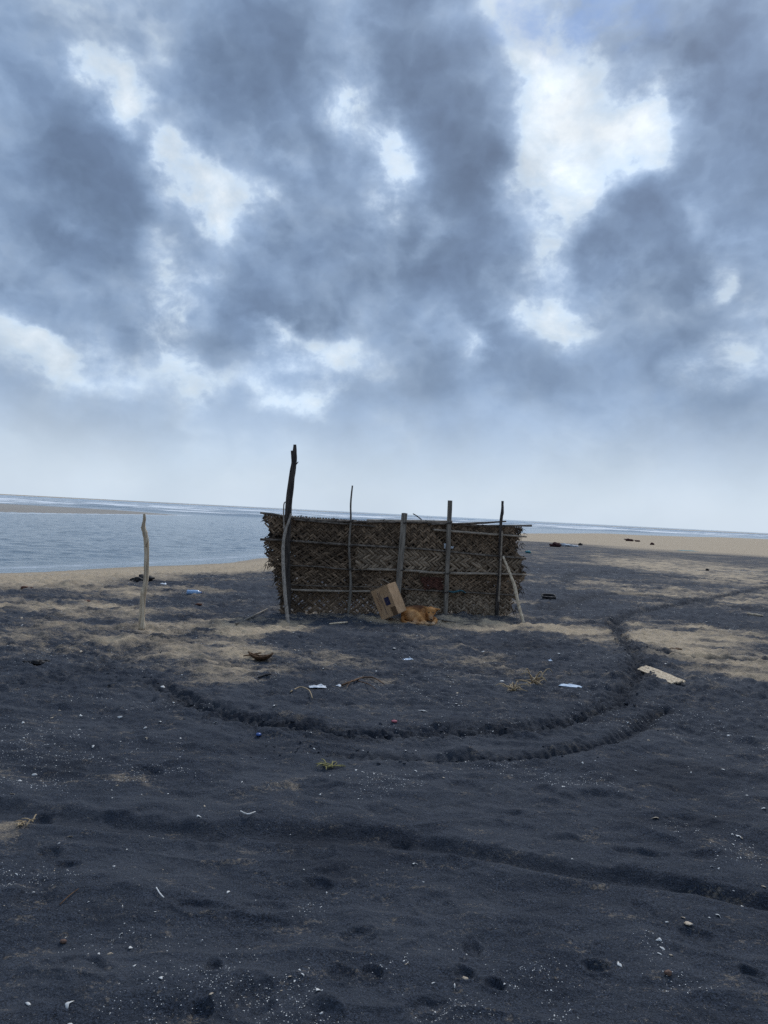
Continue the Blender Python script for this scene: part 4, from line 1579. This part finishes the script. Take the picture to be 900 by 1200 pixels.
# ------------------------------------------------------------------ shells
shell_meshes = []
for i in range(14):
    rr_ = random.Random(500 + i)
    bm = bmesh.new()
    n = 8
    kind = i % 3
    cutA = rr_.uniform(.7, 1.9) * math.pi
    rings = 4
    grid = []
    for r_ in range(rings + 1):
        row = []
        for k in range(n + 1):
            a = cutA * k / n
            q = r_ / rings
            rad = q * (1 + .18 * math.sin(a * 3 + i) + .1 * rr_.uniform(-1, 1) * (r_ == rings))
            row.append(bm.verts.new((rad * math.cos(a), rad * .75 * math.sin(a), (.45 * (1 - q * q)) * (1 if kind else .6))))
        grid.append(row)
    for r_ in range(rings):
        for k in range(n):
            try:
                bm.faces.new((grid[r_][k], grid[r_ + 1][k], grid[r_ + 1][k + 1], grid[r_][k + 1]))
            except ValueError:
                pass
    bmesh.ops.remove_doubles(bm, verts=bm.verts, dist=1e-5)
    r3 = bmesh.ops.solidify(bm, geom=bm.faces[:], thickness=.12)
    bmesh.ops.recalc_face_normals(bm, faces=bm.faces[:])
    me = bpy.data.meshes.new('shell_fragment')
    bm.to_mesh(me)
    bm.free()
    me.shade_smooth()
    me.materials.append(M['shell'] if i % 5 else M['shell_tan'])
    shell_meshes.append(me)

# photo pixel, size in pixels
SHELLS = [(83, 981, 8), (33, 1177, 9), (81, 1177, 10), (83, 1200, 8), (142, 1095, 5), (129, 1118, 8), (153, 1111, 7), (116, 1118, 6), (190, 1146, 8), (157, 1132, 5), (247, 1165, 6), (267, 1046, 7),
          (143, 1062, 5), (20, 1025, 5), (340, 1145, 6), (355, 1142, 5), (351, 1137, 5), (374, 1162, 13), (377, 1174, 6), (330, 1160, 4), (345, 1148, 4), (362, 1135, 3), (475, 1122, 4), (474, 1126, 6), (477, 1130, 6), (478, 1118, 3),
          (508, 1152, 8), (534, 1156, 8), (544, 1148, 9), (486, 1012, 7), (376, 931, 5), (418, 903, 5), (487, 904, 4), (768, 955, 11), (848, 906, 6), (895, 948, 6), (858, 977, 6), (866, 979, 7), (869, 980, 5), (858, 990, 6), (867, 1005, 5),
          (837, 990, 4), (895, 1039, 6), (870, 1064, 6), (842, 1074, 7), (831, 1075, 5), (781, 1080, 5), (800, 1076, 6), (777, 1112, 8), (773, 1118, 6), (772, 1101, 8), (726, 1130, 8), (787, 1120, 5), (649, 1190, 6), (643, 1195, 4), (850, 1177, 4),
          (634, 1198, 5), (671, 1008, 4), (834, 1016, 5), (496, 834, 13), (40, 908, 6), (15, 931, 7), (23, 915, 5), (233, 957, 6), (197, 929, 5), (213, 900, 4), (138, 921, 5), (283, 890, 4), (187, 925, 4), (149, 913, 4),
          (61, 842, 5), (27, 847, 6), (95, 839, 6), (140, 840, 9), (187, 847, 8), (70, 833, 4), (109, 873, 5), (154, 882, 4), (161, 878, 4), (191, 808, 7), (95, 763, 8), (78, 771, 4), (83, 765, 3), (26, 735, 5), (25, 724, 6),
          (170, 854, 5), (253, 845, 5), (306, 836, 5), (322, 829, 5), (345, 762, 5), (462, 760, 6), (470, 792, 8), (588, 797, 7), (567, 764, 6), (536, 813, 6), (560, 757, 4), (570, 801, 4), (505, 792, 5), (745, 790, 5), (780, 776, 5),
          (692, 901, 5), (745, 905, 4), (683, 894, 4), (520, 911, 4), (660, 922, 4), (855, 862, 6), (810, 905, 4), (875, 895, 5), (760, 868, 4), (735, 855, 4), (310, 890, 4), (284, 917, 4), (240, 945, 4)]
shell_n = 0
SHELL_LAB = 'small bleached shell fragment, one of many strewn over the dark sand'


def put_shell(x, y, size, i, lab=SHELL_LAB):
    global shell_n
    o = bpy.data.objects.new('shell_fragment', shell_meshes[i % len(shell_meshes)])
    COL.objects.link(o)
    s = size * .5
    o.scale = (s, s * random.uniform(.6, 1), s * random.uniform(.7, 1.1))
    o.rotation_euler = (random.uniform(-.5, .5), random.uniform(-.5, .5), random.uniform(0, 6.28))
    o.location = (x, y, hz(x, y) + s * .05)
    tag(o, lab, 'shell', 'bleached shell fragments strewn over the sand')
    shell_n += 1


special = {(374, 1162): 'long white shell sliver near the bottom of the sand, largest of its shell cluster',
           (496, 834): 'large white shell half beside the inner edge of the curved track',
           (768, 955): 'long white shell sliver beside a dark crease in the sand at right',
           (83, 981): 'round cream shell below the footprint trail at left'}
for i, (px, py, s) in enumerate(SHELLS):
    p = GP(px, py)
    put_shell(p.x, p.y, s * p.y / FPX * 1.05, i if (px, py) != (83, 981) else 5, special.get((px, py), SHELL_LAB))
rs_ = random.Random(77)
while shell_n < 285:
    py = 730 + 440 * rs_.random() ** 1.5
    px = rs_.uniform(0, 900)
    p = G(px, py)
    v = float(fbm(np.array([p.x * .5]), np.array([p.y * .5]), 2, 120)[0])
    if v + rs_.uniform(-.4, .4) < 0.05:
        continue
    put_shell(p.x, p.y, rs_.uniform(1.8, 4.2) * p.y / FPX * (1 if py > 800 else 1.1), shell_n)

# uncountable fine shell grit and the clods thrown up by the tyres: one object each
def scatter(name, pts_, sizes, mats, label, cat, flat, seed, sub=1):
    rr_ = random.Random(seed)
    protos = []
    for i in range(6):
        t = MB()
        lump(t, (0, 0, 0), (1, rr_.uniform(.6, 1), flat), .55, sub, seed + i)
        protos.append((np.array([tuple(v) for v in t.v], np.float32), np.array(t.f)))
    V_, F_ = [], []
    off = 0
    zs = land(np.array([p[0] for p in pts_]), np.array([p[1] for p in pts_]), False)
    for (x, y), s, z in zip(pts_, sizes, zs):
        pv, pf = protos[rr_.randrange(6)]
        a = rr_.uniform(0, 6.28)
        c_, s_ = math.cos(a), math.sin(a)
        q = pv * s
        V_.append(np.stack([q[:, 0] * c_ - q[:, 1] * s_ + x, q[:, 0] * s_ + q[:, 1] * c_ + y, q[:, 2] + z + s * flat * .35], 1))
        F_.append(pf + off)
        off += len(pv)
    V_ = np.concatenate(V_)
    F_ = np.concatenate(F_)
    me = bpy.data.meshes.new(name)
    me.from_pydata(V_.tolist(), [], F_.tolist())
    me.shade_flat()
    for mt in mats:
        me.materials.append(mt)
    o = bpy.data.objects.new(name, me)
    COL.objects.link(o)
    return tag(o, label, cat, kind='stuff')


pts_, sz = [], []
rs_ = random.Random(5)
cand = []
while len(cand) < 60000:
    py = 668 + 532 * rs_.random() ** 1.9
    p = G(rs_.uniform(-80, 980), py)
    cand.append((p.x, p.y))
cx_ = np.array([c[0] for c in cand])
cy_ = np.array([c[1] for c in cand])
keep = fbm(cx_ * .7, cy_ * 1.1, 4, 130) + .8 * fbm(cx_ * 2.6, cy_ * 3.6, 2, 136) + rng.uniform(-.35, .35, len(cand)) - .62 * sstep(6.0, 3, cy_)
good = np.where((keep > .25) & (cy_ < 32) & (shore_sd(cx_, cy_) > 3))[0][:16000]
for k in good:
    pts_.append(cand[k])
    sz.append(rs_.uniform(.0007, .0024) * (.5 + cand[k][1] / 4.0) * (1 if rs_.random() > .06 else 1.5))
scatter('shell_grit', pts_, sz, [M['shell']], 'fine pale shell grit sprinkled through the black sand', 'grit', .45, 3)
pts_, sz = [], []
for trk, w, n, big in ((RING, .11, 800, .017), (RING2, .08, 150, .012), (LEFTTRK, .2, 80, .012)):
    seg = np.array(trk)
    ln_ = np.hypot(*(seg[1:] - seg[:-1]).T)
    cum = np.concatenate([[0], np.cumsum(ln_)])
    for _ in range(n):
        s = rs_.random() * cum[-1]
        k = min(int(np.searchsorted(cum, s)) - 1, len(ln_) - 1)
        k = max(k, 0)
        f = (s - cum[k]) / ln_[k]
        q = seg[k] * (1 - f) + seg[k + 1] * f
        if q[1] > 16:
            continue
        t = (seg[k + 1] - seg[k]) / ln_[k]
        d = rs_.gauss(0, w)
        pts_.append((q[0] - t[1] * d, q[1] + t[0] * d))
        sz.append(big * rs_.uniform(.25, 1.0) ** 1.8)
scatter('sand_clods', pts_, sz, [M['sand']], 'broken moist black sand clods along the tyre tracks', 'sand clods', .65, 9)

# ------------------------------------------------------------------ sky
world = bpy.data.worlds.new('World')
scene.world = world
world.use_nodes = True
nt = world.node_tree
nt.nodes.clear()
L = nt.links.new
out = nd(nt, 'ShaderNodeOutputWorld')
bg = nd(nt, 'ShaderNodeBackground')
SKY_S = .10
bg.inputs['Strength'].default_value = SKY_S
L(bg.outputs[0], out.inputs[0])
SUN_EL, SUN_AZ = R(46), R(20)          # azimuth east of the view direction (+Y)
sky = nd(nt, 'ShaderNodeTexSky', sky_type='NISHITA')
sky.sun_disc = False
sky.sun_elevation = SUN_EL
sky.sun_rotation = SUN_AZ
tc = nd(nt, 'ShaderNodeTexCoord')
sep = nd(nt, 'ShaderNodeSeparateXYZ')
L(tc.outputs['Generated'], sep.inputs[0])
az = math_n(nt, 'ARCTAN2', sep.outputs[0], sep.outputs[1])
el = math_n(nt, 'ARCSINE', sep.outputs[2])
cmb = nd(nt, 'ShaderNodeCombineXYZ')
L(az, cmb.inputs[0])
L(el, cmb.inputs[1])
# turbulent warp of the cloud coordinates
mpv = nd(nt, 'ShaderNodeMapping')
mpv.inputs['Scale'].default_value = (1, 1, 1.25)
L(tc.outputs['Generated'], mpv.inputs[0])


def warp_by(src, scale, detail, rough, amount):
    w = noise_n(nt, mpv.outputs[0], scale, detail, rough)
    a_ = nd(nt, 'ShaderNodeVectorMath', operation='SUBTRACT')
    L(w.outputs['Color'], a_.inputs[0])
    a_.inputs[1].default_value = (.5, .5, .5)
    b_ = nd(nt, 'ShaderNodeVectorMath', operation='MULTIPLY_ADD')
    L(a_.outputs[0], b_.inputs[0])
    b_.inputs[1].default_value = amount
    L(src, b_.inputs[2])
    return b_.outputs[0]


UV = warp_by(cmb.outputs[0], 4.0, 3, .5, (.20, .18, 0))
UV = warp_by(UV, 13.0, 8, .56, (.11, .10, 0))


def azel(px, py):
    d = ray(px, py).normalized()
    return math.atan2(d.x, d.y), math.asin(d.z)


BLOBS = [  # px, py, rx, ry, rotation (deg, ccw on the picture), weight
    # dark masses
    (60, 90, 200, 130, -20, .16), (120, 220, 140, 100, -25, .42), (80, 330, 170, 75, -12, .42), (20, 20, 150, 60, 0, .06),
    (330, 50, 90, 150, 15, .30), (490, 90, 130, 180, 10, .46), (390, 300, 170, 110, -15, .36), (570, 270, 75, 150, 10, .34),
    (590, 425, 140, 70, -5, .36), (470, 462, 150, 55, 0, .16), (300, 330, 90, 80, -20, .26), (300, 150, 50, 100, 25, .28), (320, 450, 120, 50, 0, .08),
    (830, 30, 170, 80, -10, .46), (880, 170, 130, 150, 0, .40), (740, 235, 90, 65, 20, .46), (790, 340, 150, 110, 0, .34), (780, 440, 190, 60, 0, .20), (890, 400, 120, 90, 0, .16),
    (20, 470, 110, 40, 0, .20), (140, 505, 130, 22, 0, .14), 
    # bright breaks
    (690, 120, 115, 90, 0, -.48), (620, 60, 52, 110, 20, -.48), (640, 250, 50, 95, -5, -.62), (600, 170, 30, 60, 20, -.34), (655, 365, 50, 56, -20, -.62),
    (770, 120, 70, 44, 0, -.42), (712, 290, 30, 40, 0, -.32), (690, 190, 60, 40, 0, -.25),
    (255, 235, 76, 66, -25, -.66), (212, 360, 54, 90, 12, -.62), (162, 105, 50, 46, -30, -.66), (105, 75, 30, 36, -30, -.46), (225, 180, 26, 40, 0, -.3), (250, 420, 60, 30, 0, -.3),
    (412, 110, 44, 75, 15, -.66), (450, 195, 46, 66, -20, -.74), (385, 425, 90, 48, 0, -.62), (335, 380, 28, 26, 0, -.6), (540, 405, 28, 54, 0, -.62), (345, 180, 30, 40, 0, -.3), (495, 265, 24, 34, 0, -.34),
    (870, 412, 56, 44, 0, -.52), (850, 300, 26, 46, -30, -.40), (822, 230, 28, 34, 0, -.44), (470, 340, 30, 26, 0, -.2),
    (20, 395, 90, 32, -10, -.32), (110, 425, 130, 34, -5, -.28), (60, 262, 24, 16, 0, -.25),
]
BLOB_K = .88
PUFF0 = .32
PUFF_K = 1.5
acc = accb = None
for (px, py, rx, ry, rot, w) in BLOBS:
    a, e = azel(px, py)
    cosd = 1.0 / math.sqrt(1 + ((px - 450) / FPX) ** 2 + ((py - 600) / FPX) ** 2)
    kx = cosd / max(math.cos(e), .3)
    mp = nd(nt, 'ShaderNodeMapping', vector_type='TEXTURE')
    mp.inputs['Location'].default_value = (a, e, 0)
    mp.inputs['Rotation'].default_value = (0, 0, R(rot))
    mp.inputs['Scale'].default_value = (rx * 1.25 / FPX * kx, ry * 1.25 / FPX * cosd, 1)
    L(UV, mp.inputs[0])
    ln_ = nd(nt, 'ShaderNodeVectorMath', operation='LENGTH')
    L(mp.outputs[0], ln_.inputs[0])
    v = maprange(nt, ln_.outputs['Value'], 1.0, .06, 0, w * (.92 if w < 0 else 1.0))
    if w > 0:
        acc = v if acc is None else math_n(nt, 'ADD', acc, v)
    else:
        accb = v if accb is None else math_n(nt, 'ADD', accb, v)
dirw = warp_by(mpv.outputs[0], 6.0, 3, .5, (.07, .07, .07))
bil = noise_n(nt, dirw, 5.0, 6, .5).outputs['Fac']
big = noise_n(nt, mpv.outputs[0], 2.2, 4, .5, .2).outputs['Fac']
fine = noise_n(nt, dirw, 17.0, 7, .56).outputs['Fac']
# cauliflower swelling of the cumulus
puff = []
for sc_v, dt_v in ((6.5, 3.0), (15.0, 2.0)):
    vo_ = nd(nt, 'ShaderNodeTexVoronoi', feature='F1', normalize=True)
    vo_.inputs['Scale'].default_value = sc_v
    vo_.inputs['Detail'].default_value = dt_v
    vo_.inputs['Roughness'].default_value = .55
    vo_.inputs['Lacunarity'].default_value = 2.15
    L(warp_by(mpv.outputs[0], 9.0, 6, .6, (.09, .09, .09)), vo_.inputs['Vector'])
    puff.append(vo_.outputs['Distance'])
pf = math_n(nt, 'ADD', math_n(nt, 'MULTIPLY_ADD', puff[0], -1.0, PUFF0), math_n(nt, 'MULTIPLY_ADD', puff[1], -.5, .5 * PUFF0))
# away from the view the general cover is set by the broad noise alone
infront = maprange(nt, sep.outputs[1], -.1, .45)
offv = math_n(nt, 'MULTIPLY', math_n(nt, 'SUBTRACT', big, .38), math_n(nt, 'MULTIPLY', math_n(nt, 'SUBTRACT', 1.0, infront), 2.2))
torn = noise_n(nt, dirw, 10.0, 8, .6, .1).outputs['Fac']
accb = math_n(nt, 'MULTIPLY', accb, maprange(nt, torn, .30, .66, .35, 1.40))
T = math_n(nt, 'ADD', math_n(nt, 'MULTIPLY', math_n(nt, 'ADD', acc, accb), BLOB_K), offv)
hi = maprange(nt, el, .10, .30)
T = math_n(nt, 'ADD', T, math_n(nt, 'MULTIPLY', math_n(nt, 'SUBTRACT', bil, .5), maprange(nt, hi, 0, 1, .5, 1.2)))
T = math_n(nt, 'ADD', T, math_n(nt, 'MULTIPLY', math_n(nt, 'SUBTRACT', fine, .5), maprange(nt, hi, 0, 1, .3, .48)))
T = math_n(nt, 'ADD', T, math_n(nt, 'MULTIPLY', pf, maprange(nt, hi, 0, 1, .3 * PUFF_K, PUFF_K)))
T = math_n(nt, 'ADD', T, .295)
ramp = nd(nt, 'ShaderNodeValToRGB')
T = math_n(nt, 'MULTIPLY_ADD', T, 1.14, -.035)
L(math_n(nt, 'MULTIPLY_ADD', T, 1 / 1.6, .45 / 1.6), ramp.inputs[0])
cr = ramp.color_ramp
stops = [(-.55, (.72, .78, .83)), (-.28, (.62, .695, .77)), (-.06, (.53, .62, .715)), (.08, (.49, .595, .72)), (.19, (.375, .475, .62)), (.34, (.275, .368, .515)), (.54, (.212, .296, .435)), (.74, (.160, .230, .352)), (.94, (.128, .186, .292)), (1.15, (.105, .152, .242))]
stops = [((a_ + .45) / 1.6, b_) for a_, b_ in stops]
cr.elements[0].position = stops[0][0]
cr.elements[0].color = (*stops[0][1], 1)
cr.elements[1].position = stops[-1][0]
cr.elements[1].color = (*stops[-1][1], 1)
for (p_, c_) in stops[1:-1]:
    e_ = cr.elements.new(p_)
    e_.color = (*c_, 1)
cr.interpolation = 'LINEAR'
# pale veil towards the horizon
veil = maprange(nt, el, .015, .165, 1, 0)
vcol = mix_c(nt, maprange(nt, big, .35, .65), (.57, .675, .785), (.68, .77, .86))
shade = noise_n(nt, dirw, 8.5, 7, .58, 0).outputs['Fac']
sh_ = nd(nt, 'ShaderNodeVectorMath', operation='SCALE')
L(ramp.outputs[0], sh_.inputs[0])
L(maprange(nt, shade, .28, .72, .90, 1.28), sh_.inputs['Scale'])
cloud = mix_c(nt, math_n(nt, 'MULTIPLY', veil, .78), sh_.outputs[0], vcol)
# small blue hole near the top
a, e = azel(650, 0)
mp = nd(nt, 'ShaderNodeMapping', vector_type='TEXTURE')
mp.inputs['Location'].default_value = (a, e, 0)
mp.inputs['Scale'].default_value = (.16, .05, 1)
L(UV, mp.inputs[0])
ln_ = nd(nt, 'ShaderNodeVectorMath', operation='LENGTH')
L(mp.outputs[0], ln_.inputs[0])
hole = math_n(nt, 'MULTIPLY', maprange(nt, ln_.outputs['Value'], 1, .2), maprange(nt, fine, .35, .6))
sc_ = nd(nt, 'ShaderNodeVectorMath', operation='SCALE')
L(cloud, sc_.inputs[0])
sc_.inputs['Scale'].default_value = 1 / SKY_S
# added glow round the hidden sun, lifts the ground light
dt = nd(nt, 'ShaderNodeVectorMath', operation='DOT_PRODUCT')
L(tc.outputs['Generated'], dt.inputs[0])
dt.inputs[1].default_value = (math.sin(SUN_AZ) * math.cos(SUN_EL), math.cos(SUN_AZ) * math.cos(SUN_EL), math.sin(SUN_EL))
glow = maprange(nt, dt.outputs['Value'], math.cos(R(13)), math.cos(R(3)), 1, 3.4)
glow = math_n(nt, 'MULTIPLY', glow, maprange(nt, el, .62, 1.05, 1, 1.7))  # unseen sky overhead brightened to put more light on the ground
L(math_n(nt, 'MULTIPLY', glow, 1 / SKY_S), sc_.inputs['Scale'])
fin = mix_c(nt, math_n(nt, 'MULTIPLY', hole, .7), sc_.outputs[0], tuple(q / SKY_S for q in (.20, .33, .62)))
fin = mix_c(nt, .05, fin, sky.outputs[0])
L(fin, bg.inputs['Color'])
world.cycles.sampling_method = 'MANUAL'
world.cycles.sample_map_resolution = 512

sun = bpy.data.lights.new('sun', 'SUN')
sun.energy = 1.5
sun.angle = R(10)
sun.color = (1.0, .97, .93)
so_ = bpy.data.objects.new('sun', sun)
COL.objects.link(so_)
sdv = Vector((math.sin(SUN_AZ) * math.cos(SUN_EL), math.cos(SUN_AZ) * math.cos(SUN_EL), math.sin(SUN_EL)))
so_.rotation_euler = sdv.to_track_quat('Z', 'Y').to_euler()

# ------------------------------------------------------------------ output settings
for o in scene.objects:
    if '_w' in o:
        del o['_w']
scene.render.engine = 'CYCLES'
scene.cycles.max_bounces = 6
scene.cycles.use_denoising = False
vs = scene.view_settings
vs.view_transform = 'Standard'
vs.look = 'None'
vs.exposure = 0.16
vs.gamma = 1.0
